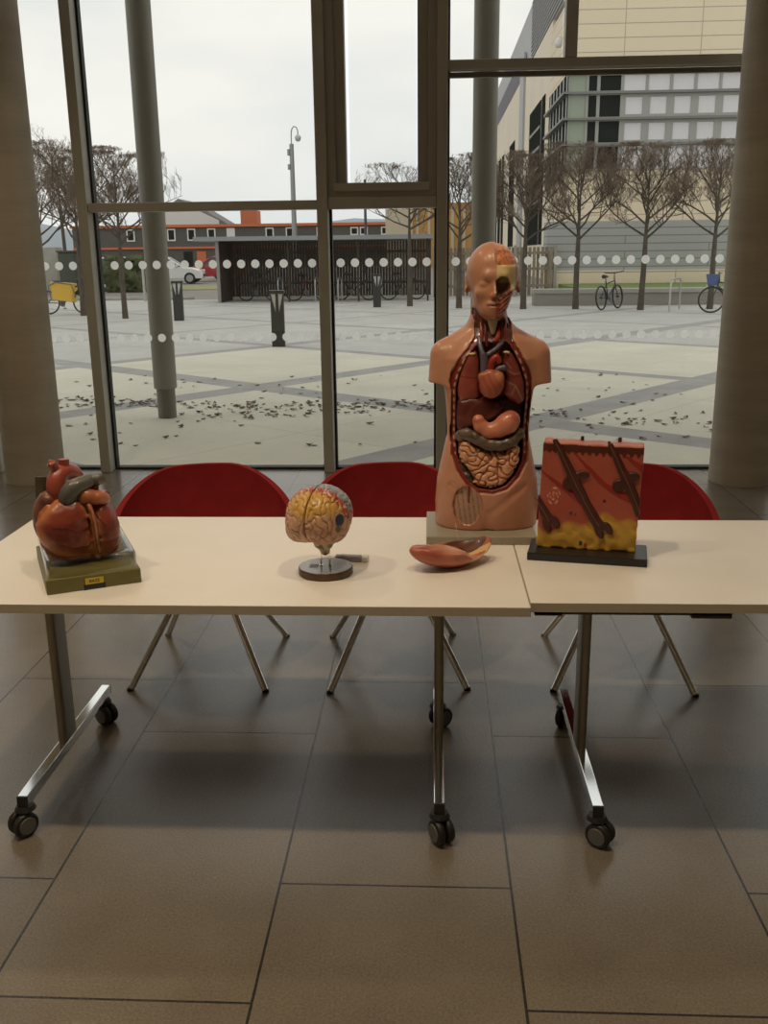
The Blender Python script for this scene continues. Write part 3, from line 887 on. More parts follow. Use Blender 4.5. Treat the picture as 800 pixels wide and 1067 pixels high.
# ------------------------------------------------------------------ large heart model on a green base
HB = thing('heart_model', 'large painted heart model on an olive green base with clear tray and yellow sticker', 'anatomical model', (-.975, 2.511, .74), math.radians(26.2))
def hk(cx, cy, y=0.0): return ((cx - 374) * .000500, y, .052 + (686 - cy) * .000498 - max(0., 330. - cy) * .000092)
gb = pm('olive_base', (.150, .135, .036), .45, var=.05)
bm_ = MB(); bm_.box(-.123, -.172, 0, .123, .172, .041)
bm_.build('base', gb, HB, bevel=.004)
rbox(-.028, -.1732, .0005, .028, -.1715, .016).build('latch_recess', BLACK, HB)
stk = rbox(-.0235, -.1738, .0155, .0235, -.1722, .0325).build('sticker', pm('yellow_sticker', (.62, .48, .035), .45), HB)
def text(name, body, size, mat, parent, loc, rot, ext=.0003):
    cu = bpy.data.curves.new(name, 'FONT'); cu.body = body; cu.size = size; cu.align_x = 'CENTER'; cu.align_y = 'CENTER'; cu.extrude = ext; cu.resolution_u = 3
    o = bpy.data.objects.new(name, cu); link(o, parent); o.location = loc; o.rotation_euler = rot; cu.materials.append(mat)
    dg = bpy.context.evaluated_depsgraph_get(); me = bpy.data.meshes.new_from_object(o.evaluated_get(dg)); bpy.data.objects.remove(o)
    o = bpy.data.objects.new(name, me); link(o, parent); o.location = loc; o.rotation_euler = rot; return o
text('lettering', 'BA72', .0125, BLACK, stk, (0, -.1741, .0238), (PI / 2, 0, 0))
# clear tray
def clear_mat():
    g = NT('clear_acrylic'); g.t.nodes.remove(g.b)
    tr = g.n('ShaderNodeBsdfTransparent'); tr.inputs[0].default_value = (.96, .965, .955, 1)
    gl = g.n('ShaderNodeBsdfGlossy'); gl.inputs['Roughness'].default_value = .06
    lw = g.n('ShaderNodeLayerWeight')
    ms = g.n('ShaderNodeMixShader'); g.l(g.math('ADD', g.math('MULTIPLY', g.math('POWER', lw.outputs['Facing'], 3.), .9), .07), ms.inputs[0]); g.l(tr.outputs[0], ms.inputs[1]); g.l(gl.outputs[0], ms.inputs[2])
    g.l(ms.outputs[0], g.out.inputs['Surface']); return g.m
ACR = clear_mat()
def rrect(hx, hy, r, n=8):
    pts = []
    for (sx, sy, a0) in ((1, 1, 0), (-1, 1, PI / 2), (-1, -1, PI), (1, -1, 1.5 * PI)):
        for k in range(n + 1):
            a = a0 + PI / 2 * k / n
            pts.append((sx * (hx - r) + r * math.cos(a), sy * (hy - r) + r * math.sin(a)))
    return pts
levels = [(.117, .166, .02, .0415), (.117, .166, .02, .077), (.115, .164, .02, .0855), (.110, .159, .02, .0895), (.095, .144, .02, .0895),
          (.092, .141, .02, .0865), (.107, .156, .02, .0865), (.1125, .1615, .018, .0835), (.1145, .1635, .0175, .077), (.1145, .1635, .0175, .0415)]
vs = []; fs = []
for hx, hy, r, z in levels: vs += [(a, b, z) for a, b in rrect(hx, hy, r)]
n = len(rrect(1, 1, .1))
for i in range(len(levels) - 1):
    for k in range(n):
        k2 = (k + 1) % n; fs.append((i * n + k, i * n + k2, (i + 1) * n + k2, (i + 1) * n + k))
MB().add(vs, fs).build('clear_tray', ACR, HB, smooth=50)

def heart_body():
    g = Grid((-.155, -.11, .04), (.13, .12, .28), .0032); p = g.p()
    rv = su(ell(p, hk(262, 500, -.03), (.072, .066, .086), (0, .12, 0)), ell(p, hk(330, 590, -.02), (.07, .06, .06)), .03)
    rv = su(rv, ell(p, hk(330, 420, -.035), (.040, .045, .045)), .025)
    lv = su(ell(p, hk(478, 520, -.015), (.047, .068, .083), (0, -.18, 0)), ell(p, hk(430, 620, -.015), (.06, .058, .045)), .02)
    bk = ell(p, hk(325, 500, .03), (.105, .075, .093))
    F = su(su(rv, lv, .010), bk, .02)
    gr = chain(p, [hk(395, 345, -.085), hk(408, 430, -.100), hk(413, 540, -.100), hk(425, 690, -.085)], [.006, .007, .007, .005])
    F = smax(F, -gr, .008)
    fat = chain(p, [hk(400, 380, -.074), hk(418, 470, -.081), hk(425, 580, -.079), hk(430, 680, -.065)], [.008, .012, .010, .008])
    F = su(F, fat, .008)
    ves = [[(402, 400), (412, 470), (418, 560), (428, 660)], [(430, 430), (436, 520), (428, 600)], [(412, 470), (385, 500), (330, 515), (270, 480), (200, 475)], [(418, 570), (380, 600), (300, 600), (235, 570)], [(425, 575), (470, 590), (560, 585)], [(425, 420), (460, 470), (480, 500)]]
    nz_ = Waves(70, 12, 2); fine = Waves(260, 12, 8)
    def vd(x, z):
        d = None
        for L in ves:
            q = chain((x, x * 0, z), [(hk(a, b)[0], 0, hk(a, b)[2]) for a, b in L], 0.0)
            d = q if d is None else np.minimum(d, q)
        return d
    F = F + .0
    x, y, z = p
    F = F - .0024 * np.exp(-(vd(x, z) / .0028) ** 2) * (y < 0)
    RV = [(hk(a, b)[0], hk(a, b)[2]) for a, b in ((110, 480), (172, 395), (240, 335), (320, 328), (375, 355), (400, 420), (406, 520), (402, 600), (392, 690), (300, 690), (200, 640), (130, 560))]
    LVp = [(hk(a, b)[0], hk(a, b)[2]) for a, b in ((432, 385), (500, 380), (545, 430), (570, 520), (560, 610), (500, 680), (440, 690), (436, 560))]
    for PL in (RV, LVp):
        F = F + .0045 * np.exp(-(poly_sd(x, z, PL) / .0042) ** 2) * (y < 0)
    F = F - .0012 * np.clip(fine(x, y, z), -.6, 1) * .6
    def color(V, N):
        x, y, z = V.T; q = (x, y, z)
        c = flat(srgb(138, 64, 48), len(V))
        c = lerp(c, srgb(112, 44, 36), np.clip(nz_(x, y, z), 0, 1) * .7)
        # orange rim around the right ventricle
        rvp = [(120, 470), (180, 395), (245, 335), (320, 330), (375, 360), (400, 420), (408, 520), (405, 600), (395, 680), (300, 660), (200, 610), (140, 540)]
        dd = np.abs(poly_sd(x, z, [(hk(a, b)[0], hk(a, b)[2]) for a, b in rvp]))
        c = lerp(c, srgb(196, 124, 84), np.exp(-(dd / .012) ** 2) * .9 * (y < .0) * (z > .06))
        fat = chain((x, x * 0, z), [(hk(a, b)[0], 0, hk(a, b)[2]) for a, b in ((405, 380), (420, 470), (428, 580), (425, 690))], .0)
        c = lerp(c, srgb(188, 122, 80), np.exp(-(fat / .014) ** 2) * .9 * (y < 0))
        c = lerp(c, srgb(74, 32, 28), np.exp(-(vd(x, z) / .0021) ** 2) * .85 * (y < 0.0))
        c = lerp(c, srgb(172, 104, 70), np.clip((z - .19) / .03, 0, 1) * .5 * (x > .01) * (y < 0))
        c = lerp(c, srgb(120, 84, 70), step(.0, .03, y) * .8)
        c = lerp(c, srgb(120, 86, 66), np.exp(-(((x - hk(150, 0)[0]) / .03) ** 2 + ((z - .07) / .025) ** 2)) * .6)
        return c
    return sculpt('ventricles', F, g, GLOSS, HB, color, 1)
heart_body()
def blob(name, prims, lo, hi, h, base, k=.01, extra=None, parent=None, disp=None):
    g = Grid(lo, hi, h); p = g.p(); F = None
    for pr in prims:
        d = ell(p, *pr[1:]) if pr[0] == 'e' else (cap(p, *pr[1:]) if pr[0] == 'c' else None)
        F = d if F is None else su(F, d, k)
    if disp is not None: F = disp(F, p)
    def color(V, N):
        c = flat(base, len(V))
        return extra(c, V, N) if extra else c
    return sculpt(name, F, g, GLOSS, parent or HB, color, 1)
mott = Waves(120, 12, 6)
blob('right_atrium', [('e', hk(190, 405, -.0), (.033, .048, .050), (0, .35, 0)), ('e', hk(178, 460, .005), (.026, .05, .042)), ('e', hk(200, 340, -.02), (.022, .03, .02))], (-.17, -.09, .08), (-.03, .08, .27), .003, srgb(126, 78, 62), .012,
     lambda c, V, N: lerp(c, srgb(92, 52, 44), np.clip(mott(*V.T), 0, 1) * .6))
blob('left_auricle', [('e', hk(400, 325, -.055), (.024, .024, .020)), ('e', hk(450, 345, -.05), (.030, .026, .021)), ('e', hk(490, 362, -.035), (.018, .03, .018)), ('e', hk(375, 345, -.055), (.012, .018, .014))], (-.03, -.1, .18), (.1, .02, .27), .0025, srgb(182, 114, 80), .006,
     lambda c, V, N: lerp(c, srgb(170, 80, 54), np.clip(mott(*V.T), 0, 1) * .6))
def pipe(name, pts, r, mat, parent, hole=None, n=20, sub=6):
    P = [Vector(q) for q in pts]; Q = []
    for i in range(len(P) - 1):
        p0, p1, p2, p3 = [P[max(0, min(len(P) - 1, j))] for j in (i - 1, i, i + 1, i + 2)]
        for k in range(sub):
            t = k / sub
            Q.append(.5 * ((2 * p1) + (p2 - p0) * t + (2 * p0 - 5 * p1 + 4 * p2 - p3) * t * t + (3 * p1 - p0 - 3 * p2 + p3) * t ** 3))
    Q.append(P[-1])
    rr = [float(np.interp(i / (len(Q) - 1), np.linspace(0, 1, len(r)), r)) for i in range(len(Q))] if isinstance(r, (list, tuple)) else [r] * len(Q)
    if hole:                             # open end: turn the wall inwards
        d = (Q[-1] - Q[-2]).normalized()
        Q += [Q[-1] + d * .0004, Q[-1] + d * .0002, Q[-1] - d * hole]; rr += [rr[-1] * .90, rr[-1] * .74, rr[-1] * .70]
    return MB().tube(Q, rr, n).build(name, mat, parent, smooth=40)
AR = pm('aorta_paint', srgb(158, 74, 56), .35, var=.08, scale=30, coat=.2); PV = pm('pulmonary_paint', srgb(92, 94, 88), .38, var=.08, scale=30, coat=.15)
ao = pipe('aorta', [hk(262, 345, -.02), hk(248, 290, -.022), hk(252, 235, -.018), hk(280, 192, -.005), hk(322, 186, .012), hk(356, 212, .03), hk(375, 265, .045)], [.022, .0245, .0245, .0245, .0235, .0225, .021], AR, HB)
for a, b, r in (((272, 180, -.008), (238, 106, -.018), .0125), ((306, 170, .003), (307, 94, .003), .0148)):
    pipe('aortic_branch', [hk(*a), hk((a[0] + b[0]) / 2, (a[1] + b[1]) / 2, (a[2] + b[2]) / 2), hk(*b)], [r * 1.15, r * .95, r], AR, ao, .02)
pipe('pulmonary_artery', [hk(290, 345, -.055), hk(305, 300, -.06), hk(340, 262, -.058), hk(400, 240, -.05), hk(440, 226, -.045), hk(476, 228, -.05)], [.021, .024, .0245, .0205, .0165, .0172], PV, HB, .02)
for q, e in (((420, 300, -.02), (452, 284, -.045)), ((455, 350, -.01), (508, 344, -.03))):
    pipe('pulmonary_vein', [hk(*q), hk((q[0] + e[0]) / 2, (q[1] + e[1]) / 2 - 4, (q[2] + e[2]) / 2), hk(*e)], [.013, .011, .0115], AR, HB, .015)
pipe('vena_cava', [hk(178, 370, .03), hk(180, 300, .04), hk(185, 222, .045)], [.018, .0165, .0158], pm('cava_paint', srgb(70, 62, 50), .45), HB, .02)
MB().tube([(0, .02, .04), (0, .02, .09)], .012, 16).build('support_peg', BLACK, HB, smooth=40)

# ------------------------------------------------------------------ brain model
BR = thing('brain_model', 'coloured brain model raised on two rods over a round wooden base', 'anatomical model', (-.293, 2.497, .74))
MB().lathe([(0, 0), (.0735, 0), (.0755, .002), (.0755, .019), (.0745, .0205), (0, .0205)], 64).build('base', pm('walnut', (.105, .058, .028), .4, var=.25, scale=30), BR, smooth=40)
bp_ = MB().lathe([(0, .0207), (.0728, .0207), (.0725, .0216), (0, .0216)], 64).build('base_plate', pm('grey_plate', (.42, .40, .36), .2, metal=.25), BR, smooth=40)
for q in ((-.032, -.005, -.018, .02),):
    rbox(q[0] - .012, q[1] - .014, .0216, q[0] + .012, q[1] + .016, .0219).build('info_label', pm('label_grey', (.2, .19, .175), .5), bp_)
rbox(-.012, -.064, .0216, .006, -.058, .0219).build('info_label', pm('label_white', (.6, .58, .54), .5), bp_)
rbox(.009, -.064, .0216, .024, -.058, .0219).build('info_label', MATS['label_white'], bp_)
for x in (-.012, .012):
    MB().tube([(x, 0, .02), (x, 0, .075)], .0022, 12).lathe([(0, .0216), (.005, .0216), (.005, .0245), (0, .0245)], 14, c=(x, 0, 0)).build('rod', CHROME, BR, smooth=40)
BY = .28
def bl(x, y, z):
    c, s = math.cos(BY), math.sin(BY)
    X, Y = x + .014, y + .0
    return c * X - s * Y, s * X + c * Y, z - .168
bw = Waves(250, 24, 12, .10)
def brain_base(p):
    X, Y, Z = bl(*p)
    d = ell((X, Y, Z), (0, .004, .003), (.089, .106, .080))
    for s in (-1, 1):
        d = su(d, ell((X, Y, Z), (s * .044, -.022, -.036), (.034, .055, .033)), .03)
    d = su(d, ell((X, Y, Z), (0, -.062, -.012), (.060, .040, .034)), .02)
    d = smax(d, -(Z + .069), .012)
    return d
def hemi(side):
    g = Grid((-.125, -.135, .08), (.14, .135, .262), .0026); p = g.p(); X, Y, Z = bl(*p)
    d = brain_base(p)
    f = bw(*p)
    d = d + .0050 * np.exp(-(f / .26) ** 2) - .001
    d = smax(d, .0016 - side * X, .004)
    def color(V, N):
        X, Y, Z = bl(*V.T); n = len(V)
        jag = .007 * np.sin(bw(*V.T) * 2.2)
        u = Y * .80 - Z * .60 + jag             # rises towards the back and below
        c = flat(srgb(204, 158, 128), n)        # frontal foot, pink
        c = lerp(c, srgb(204, 160, 84), (Z - .10 * Y + jag * .6 > .031) * 1.0)
        v = Y + .25 * (Z - .02) + jag
        up = Z > -.008 + .3 * np.abs(Y)
        c = lerp(c, srgb(176, 76, 58), (v > -.026) * up)
        c = lerp(c, srgb(216, 196, 176), (v > -.016) * (v < -.004) * (np.sin(330 * Z + 260 * X) > .1) * up)
        c = lerp(c, srgb(146, 150, 154), (v > .000) * up)
        low = Z <= -.008 + .3 * np.abs(Y)
        c = lerp(c, srgb(204, 158, 128), low * (Y > -.03))
        c = lerp(c, srgb(190, 74, 52), low * (Y > .055) * (Z > -.03))
        for (cx, cy, cz, r, colr) in ((.080, -.046, .004, .0165, srgb(56, 72, 104)), (.078, -.055, -.019, .0085, srgb(92, 104, 48)), (.088, .02, .002, .016, srgb(190, 74, 50)), (-.083, -.03, .03, .014, srgb(190, 80, 56))):
            if cx * side > 0:
                rr = np.sqrt((X - cx) ** 2 + (Y - cy) ** 2 + (Z - cz) ** 2)
                c = lerp(c, colr, step(r + .002, r - .002, rr) if False else (rr < r) * 1.0)
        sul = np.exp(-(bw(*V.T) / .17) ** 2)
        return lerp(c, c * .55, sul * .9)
    return sculpt('brain_hemisphere', d, g, GLOSS, BR, color, 1)
hemi(-1); hemi(1)
blob('cerebellum', [('e', (.005, .050, .116), (.042, .028, .022))], (-.03, .0, .07), (.1, .1, .15), .0026, srgb(206, 150, 116), .01, None, BR, lambda F, p: F + .0014 * np.cos(p[2] * 1500))
blob('brain_stem', [('c', (-.008, .004, .128), (.0, .0, .066), .026, .014), ('e', (-.016, -.014, .092), (.014, .014, .016)), ('e', (.010, -.016, .094), (.015, .015, .020)), ('e', (-.012, .0, .080), (.011, .011, .012))],
     (-.05, -.05, .045), (.05, .05, .16), .0022, srgb(206, 192, 162), .005, lambda c, V, N: lerp(c, srgb(120, 110, 88), np.clip(Waves(240, 10, 1)(*V.T), 0, 1) * .8), BR)

# ------------------------------------------------------------------ small grey clip case behind the brain
US = thing('clip_case', 'small grey and white plastic case lying behind the brain model', 'case', (-.232, 2.605, .74), -.12)
rbox(-.045, -.012, .0, .032, .012, .016).build('case_body', pm('case_grey', (.30, .29, .28), .4), US, bevel=.003)
rbox(.034, -.0135, .0005, .052, .0135, .018).build('case_cap', pm('case_white', (.8, .78, .75), .35), US, bevel=.004)
rbox(-.028, -.009, .0158, .028, .009, .0172).build('case_lid', pm('case_top', (.33, .31, .29), .3), US, bevel=.0015)

# ------------------------------------------------------------------ skin block model
SKM = thing('skin_model', 'cut block of skin showing hair roots and yellow fat on a black base', 'anatomical model', (.4600, 2.682, .74), math.radians(-11.2))
rbox(-.1675, -.0985, 0, .1675, .045, .0235).build('base', pm('black_base', (.014, .013, .012), .38), SKM, bevel=.003)
def uv(cx, cy): return ((cx - 394) * .000512, .0235 + (676 - cy) * .000518)
UO = [uv(128, 66), uv(680, 82), uv(684, 140), uv(660, 690), uv(102, 668)]
def lin(pts): return [uv(*q) for q in pts]
def skin_block():
    x0, x1 = -.152, .150
    nx, nz = 150, 160
    y0, y1 = -.052, .052
    top = lambda x: .338 - .006 * np.sin((x + .15) * 10) * .3 - (x + .14) * .018
    g = Grid((-.17, -.075, .018), (.165, .08, .36), .0028); x, y, z = g.p()
    left = -.136 - (.338 - z) * .036; right = .143 - (.338 - z) * .030
    F = np.maximum(np.maximum(left - x, x - right), np.maximum(-.036 - y, y - .036))
    wavy = .0012 * np.sin(x * 90) + .0008 * np.sin(y * 140)
    F = smax(F, z - top(x) - wavy, .006); F = np.maximum(F, .0236 - z)
    w1 = Waves(170, 14, 15)
    fat_line = lambda x: .098 + .022 * np.sin(x * 26 + .9) - .016 * np.cos(x * 55 + .4) + .05 * np.exp(-((x - .115) / .03) ** 2)
    F = F + .0012 * np.clip(w1(x, y, z), -1, 1) * (z < fat_line(x)) * (F > -.02)
    musc = [lin([(128, 240), (215, 305), (290, 355), (345, 392)]), lin([(305, 130), (370, 200), (450, 285), (540, 345), (610, 372)]), lin([(580, 138), (630, 175), (690, 215)])]
    def md(x, z): return np.minimum.reduce([chain((x, x * 0, z), [(a, 0, b) for a, b in L], np.linspace(.002, .011, len(L)).tolist()) for L in musc])
    F = F - .0025 * (1 - step(-.004, .001, md(x, z))) * (y < 0)
    def color(V, N):
        x, y, z = V.T; n = len(V)
        c = flat(srgb(170, 84, 66), n)
        c = lerp(c, srgb(156, 68, 54), np.clip(Waves(30, 8, 3)(x, y, z), 0, 1) * .6)
        tp = top(x)
        tb = tp - .026 + .0045 * np.sin(x * 330) - .004 * np.abs(np.sin(x * 160))
        c = lerp(c, srgb(84, 40, 30), (z > tb) * (z < tp - .0045) * 1.0)
        c = lerp(c, srgb(186, 112, 94), (z >= tp - .0045) * 1.0)
        fl = fat_line(x)
        f = step(-.012, .010, fl - z)
        c = lerp(c, srgb(196, 154, 62), f)
        c = lerp(c, srgb(176, 126, 40), np.clip(w1(x, y, z) - .3, 0, 1) * f * .6)
        front = (y < -.02)
        c = lerp(c, srgb(142, 44, 34), front * (md(x, z) < .001) * 1.0)
        for (cx, cy, r, colr) in ((475, 392, .0035, srgb(50, 34, 60)), (295, 470, .004, srgb(60, 50, 70)), (318, 476, .0035, srgb(120, 50, 40)), (355, 640, .0055, srgb(40, 52, 56)), (383, 650, .0048, srgb(160, 60, 40))):
            u, v = uv(cx, cy)
            c = lerp(c, colr, front * (np.hypot(x - u, (z - v) * .7) < r) * 1.0)
        u, v = uv(197, 375)
        a = np.arctan2(z - v, x - u); rr = np.hypot((x - u) * 1.25, (z - v) * .75)
        coil = front * (rr < .023) * (np.sin(rr * 620 + a * 2) > .55) * (np.sin(a * 7 + rr * 200) > -.35)
        return lerp(c, srgb(224, 178, 156), coil * .8)
    return sculpt('skin_block', F, g, SATIN, SKM, color, 1)
skin_block()
HAIRC = pm('follicle_paint', srgb(70, 34, 26), .45, var=.15, scale=60); HAIRS = pm('hair_paint', srgb(126, 74, 56), .5)
def follicle(pts, rs, glands, bulb):
    P = [(uv(*q)[0], -.0365, uv(*q)[1]) for q in pts]
    g = Grid((min(q[0] for q in P) - .06, -.055, min(q[2] for q in P) - .04), (max(q[0] for q in P) + .06, -.015, max(q[2] for q in P) + .03), .0022)
    p = g.p()
    F = chain(p, P, rs)
    for (cx, cy, rx, rz, rot) in glands:
        u, v = uv(cx, cy); F = su(F, ell(p, (u, -.0365, v), (rx, .012, rz), (0, rot, 0)), .006)
    if bulb:
        u, v = uv(*bulb)
        F = su(F, ell(p, (u - .0115, -.0365, v - .002), (.011, .012, .021), (0, -.52, 0)), .006); F = su(F, ell(p, (u + .0125, -.0365, v + .010), (.011, .012, .021), (0, -.52, 0)), .006)
        F = smax(F, -ell(p, (u + .0095, -.0365, v - .012), (.0058, .03, .019), (0, -.52, 0)), .003)
    F = np.maximum(F, p[0] - .1395 - .0 * p[2]); F = np.maximum(F, -.146 - p[0])
    F = np.maximum(F, .1 * 0 + np.abs(p[1] + .0365) - .0065 - .0 )
    o = sculpt('hair_follicle', F, g, HAIRC, SKM, None, 1)
    MB().tube([(q[0], -.0442, q[2]) for q in P], [.0014] * (len(P) - 1) + [.0018], 8).build('hair_shaft', HAIRS, o, smooth=60)
    return o
follicle([(195, 66), (225, 120), (268, 205), (315, 300), (372, 405), (430, 500), (455, 535)], [.0075, .010, .0125, .0155, .0135, .0145, .016], ((275, 300, .017, .020, 0), (350, 248, .019, .012, 0)), (478, 565))
follicle([(492, 78), (520, 130), (560, 215), (605, 300), (648, 395), (668, 450)], [.0075, .010, .0125, .014, .0135, .0135], ((548, 300, .019, .018, .3), (618, 248, .021, .014, 0)), None)
follicle([(98, 385), (125, 435), (160, 490), (175, 520)], [.010, .012, .0135, .014], (), (186, 545))
for cx in (335, 540):
    u, v = uv(cx, 60)
    MB().tube([(u, .015, .325), (u + .001, .015, .347)], [.006, .0045], 12).build('hair_stub', HAIRC, SKM, smooth=40)
for cx in (190, 488):
    u, v = uv(cx, 60)
    MB().tube([(u + .004, -.030, .325), (u - .003, -.032, .343)], [.006, .004], 12).build('hair_stub', HAIRC, SKM, smooth=40)

# ------------------------------------------------------------------ loose lung half lying on the table
LG = thing('lung_half', 'loose boat-shaped lung half with brown hollow lying in front of the torso', 'anatomical model', (.058, 2.565, .74), math.radians(28))
def lung_half():
    g = Grid((-.15, -.075, -.002), (.15, .08, .085), .0024); x, y, z = g.p()
    bend = .035 * (x / .125) ** 2
    zz = z - bend * .55
    w = .052 * np.clip(1 - np.abs(x / .131) ** 2.6, .0, 1) ** .5 + .002
    ax = np.abs(x / .131)
    out = ell((x, y, zz), (.0, .0, .040), (.130, .062, .040))
    out = smax(out, zz - .053 + .026 * step(-.005, .055, x) * step(.025, -.035, y) - .10 * np.clip(-x - .05, 0, 1), .006)
    hol = ell((x, y, zz), (.050, .010, .066), (.074, .046, .036))
    F = smax(out, -hol, .005)
    dome = ell((x, y, zz), (-.035, -.014, .042), (.078, .040, .026), (0, .12, 0))
    F = su(F, dome, .008)
    F = smax(F, -cap((x, y, zz), (-.05, .034, .052), (.03, -.028, .060), .004), .006)
    F = np.maximum(F, .0006 - z)
    wv = Waves(110, 12, 4)
    def color(V, N):
        x, y, z = V.T; n = len(V); zz = z - .55 * .035 * (x / .125) ** 2
        c = flat(srgb(174, 94, 72), n)
        c = lerp(c, srgb(146, 66, 52), np.clip(wv(x, y, z), 0, 1) * .6)
        c = lerp(c, srgb(222, 176, 150), np.exp(-(((x + .002) / .05) ** 2 + ((y + .025) / .028) ** 2)) * (zz > .02) * (y < .02) * .95)
        h = ell((x, y, zz), (.050, .010, .066), (.074, .046, .036))
        inn = (h < .003)
        c = lerp(c, srgb(104, 60, 44), inn * 1.0)
        c = lerp(c, srgb(60, 34, 28), inn * np.clip(wv(x * 1.3, y, z), 0, 1) * .9)
        c = lerp(c, srgb(150, 96, 74), inn * np.exp(-(((x - .04) / .014) ** 2 + ((y - .014) / .01) ** 2)))
        c = lerp(c, srgb(214, 176, 124), (N[:, 1] < -.3) * (y < -.01) * (x > .035) * (h > .002) * 1.0)
        return c
    return sculpt('lung_body', F, g, GLOSS, LG, color, 1)
lung_half()
# ------------------------------------------------------------------ outside: plaza, road
def plaza_mat():
    g = NT('plaza_slabs'); x, y, z, P = g.pos()
    v = g.math('ADD', g.math('MULTIPLY', x, .63), g.math('MULTIPLY', y, .777))
    u = g.math('SUBTRACT', g.math('MULTIPLY', x, .777), g.math('MULTIPLY', y, .63))
    def band(s, c, w): return g.math('LESS_THAN', g.math('ABSOLUTE', g.math('SUBTRACT', s, c)), w)
    bs = None
    for s, c, w in ((v, 7.78, .22), (v, 11.65, .16), (v, 15.9, .16), (v, 3.7, .2), (u, -5.0, .24), (u, -9.1, .22), (u, -13.1, .18), (u, -.9, .2), (u, 3.2, .2), (v, 20, .1), (v, 24, .1), (v, 28, .1), (u, -17.2, .1), (u, -21.3, .1), (u, -25, .1)):
        b = band(s, c, w); bs = b if bs is None else g.math('MAXIMUM', bs, b)
    grey = g.math('MAXIMUM', g.math('GREATER_THAN', v, 15.9), g.math('MAXIMUM', g.math('LESS_THAN', u, -13.1), g.math('MULTIPLY', g.math('GREATER_THAN', v, 11.65), g.math('LESS_THAN', u, -9.1))))
    joint = None
    for s, k in ((v, 2.05), (u, 2.05)):
        j = g.math('LESS_THAN', g.math('ABSOLUTE', g.math('SUBTRACT', g.math('FRACT', g.math('DIVIDE', g.math('ADD', s, 40.2), k)), .5)), .006)
        joint = j if joint is None else g.math('MAXIMUM', joint, j)
    pale = g.mix(g.ramp(g.noise(P, .8, 6, .6), .35, .7), (.70, .665, .545), (.60, .575, .47))
    gr = g.mix(g.ramp(g.noise(P, .9, 5, .6), .35, .7), (.56, .545, .51), (.47, .46, .43))
    c = g.mix(grey, pale, gr)
    bd = g.mix(g.ramp(g.noise(P, 3, 4), .35, .65), (.335, .325, .31), (.40, .39, .365))
    c = g.mix(bs, c, bd)
    c = g.mix(g.math('MULTIPLY', joint, .22), c, (.25, .24, .22))
    c = g.mix(g.math('MULTIPLY', g.ramp(g.noise(P, 14, 5, .7), .56, .72), .3), c, (.36, .33, .27))
    g.l(c, g.b.inputs['Base Color']); g.b.inputs['Roughness'].default_value = .8; g.b.inputs['Specular IOR Level'].default_value = .25
    return g.m
struct(rbox(-40, 7.18, -.1, 30, 36, 0).build('plaza_ground', plaza_mat()))
struct(rbox(-140, 36, -.12, 60, 290, -.005).build('road_ground', pm('asphalt', (.255, .235, .205), .85, var=.15, scale=.6)))
def ridge():
    r = random.Random(3); m = MB(); n = 60; vs = []
    for i in range(n + 1):
        x = -190 + 300 * i / n
        h = 10 + 2.2 * math.sin(i * .21) + 1.2 * math.sin(i * .6 + 1) + r.uniform(-.3, .3)
        vs += [(x, 300, -.1), (x, 306, h * .7), (x, 320, h)]
    fs = []
    for i in range(n):
        for k in range(2): fs.append((i * 3 + k, (i + 1) * 3 + k, (i + 1) * 3 + k + 1, i * 3 + k + 1))
    m.add(vs, fs); return struct(m.build('distant_hills', pm('hill_haze', (.36, .40, .44), .95), smooth=180))
ridge()
KERB = pm('kerb_stone', (.36, .34, .30), .85, var=.1, scale=3)
struct(rbox(-30, 35.9, 0, -8.9, 36.15, .10).build('kerb', KERB, bevel=.02))
tag(rbox(-14.5, 46, -.004, -9.0, 52, .03).build('grass_verge', pm('dry_grass', (.30, .30, .14), .95, var=.3, scale=6)), 'strip of dull grass between road and parked cars', 'grass', kind='stuff')

# outside steel columns
OC = pm('steel_column', (.27, .255, .215), .45, var=.05, scale=2)
def out_column(x, y, label):
    t = thing('steel_column', label, 'column', (x, y, 0), group='round steel columns outside')
    MB().lathe([(.112, .30), (.1155, .305), (.1155, 8.0)], 40).build('column_sleeve', OC, t, smooth=40)
    MB().lathe([(.093, 0), (.093, .31)], 36).build('column_foot', pm('column_foot_paint', (.17, .16, .13), .5), t, smooth=40)
out_column(-2.70, 9.52, 'round grey steel column outside, nearer the left concrete column')
out_column(.50, 9.52, 'round grey steel column outside, rising behind the torso head')
struct(rbox(RX0, GY + .3, 8.0, RX1, 10.2, 8.2).build('canopy_slab', pm('soffit', (.5, .48, .44), .8)))

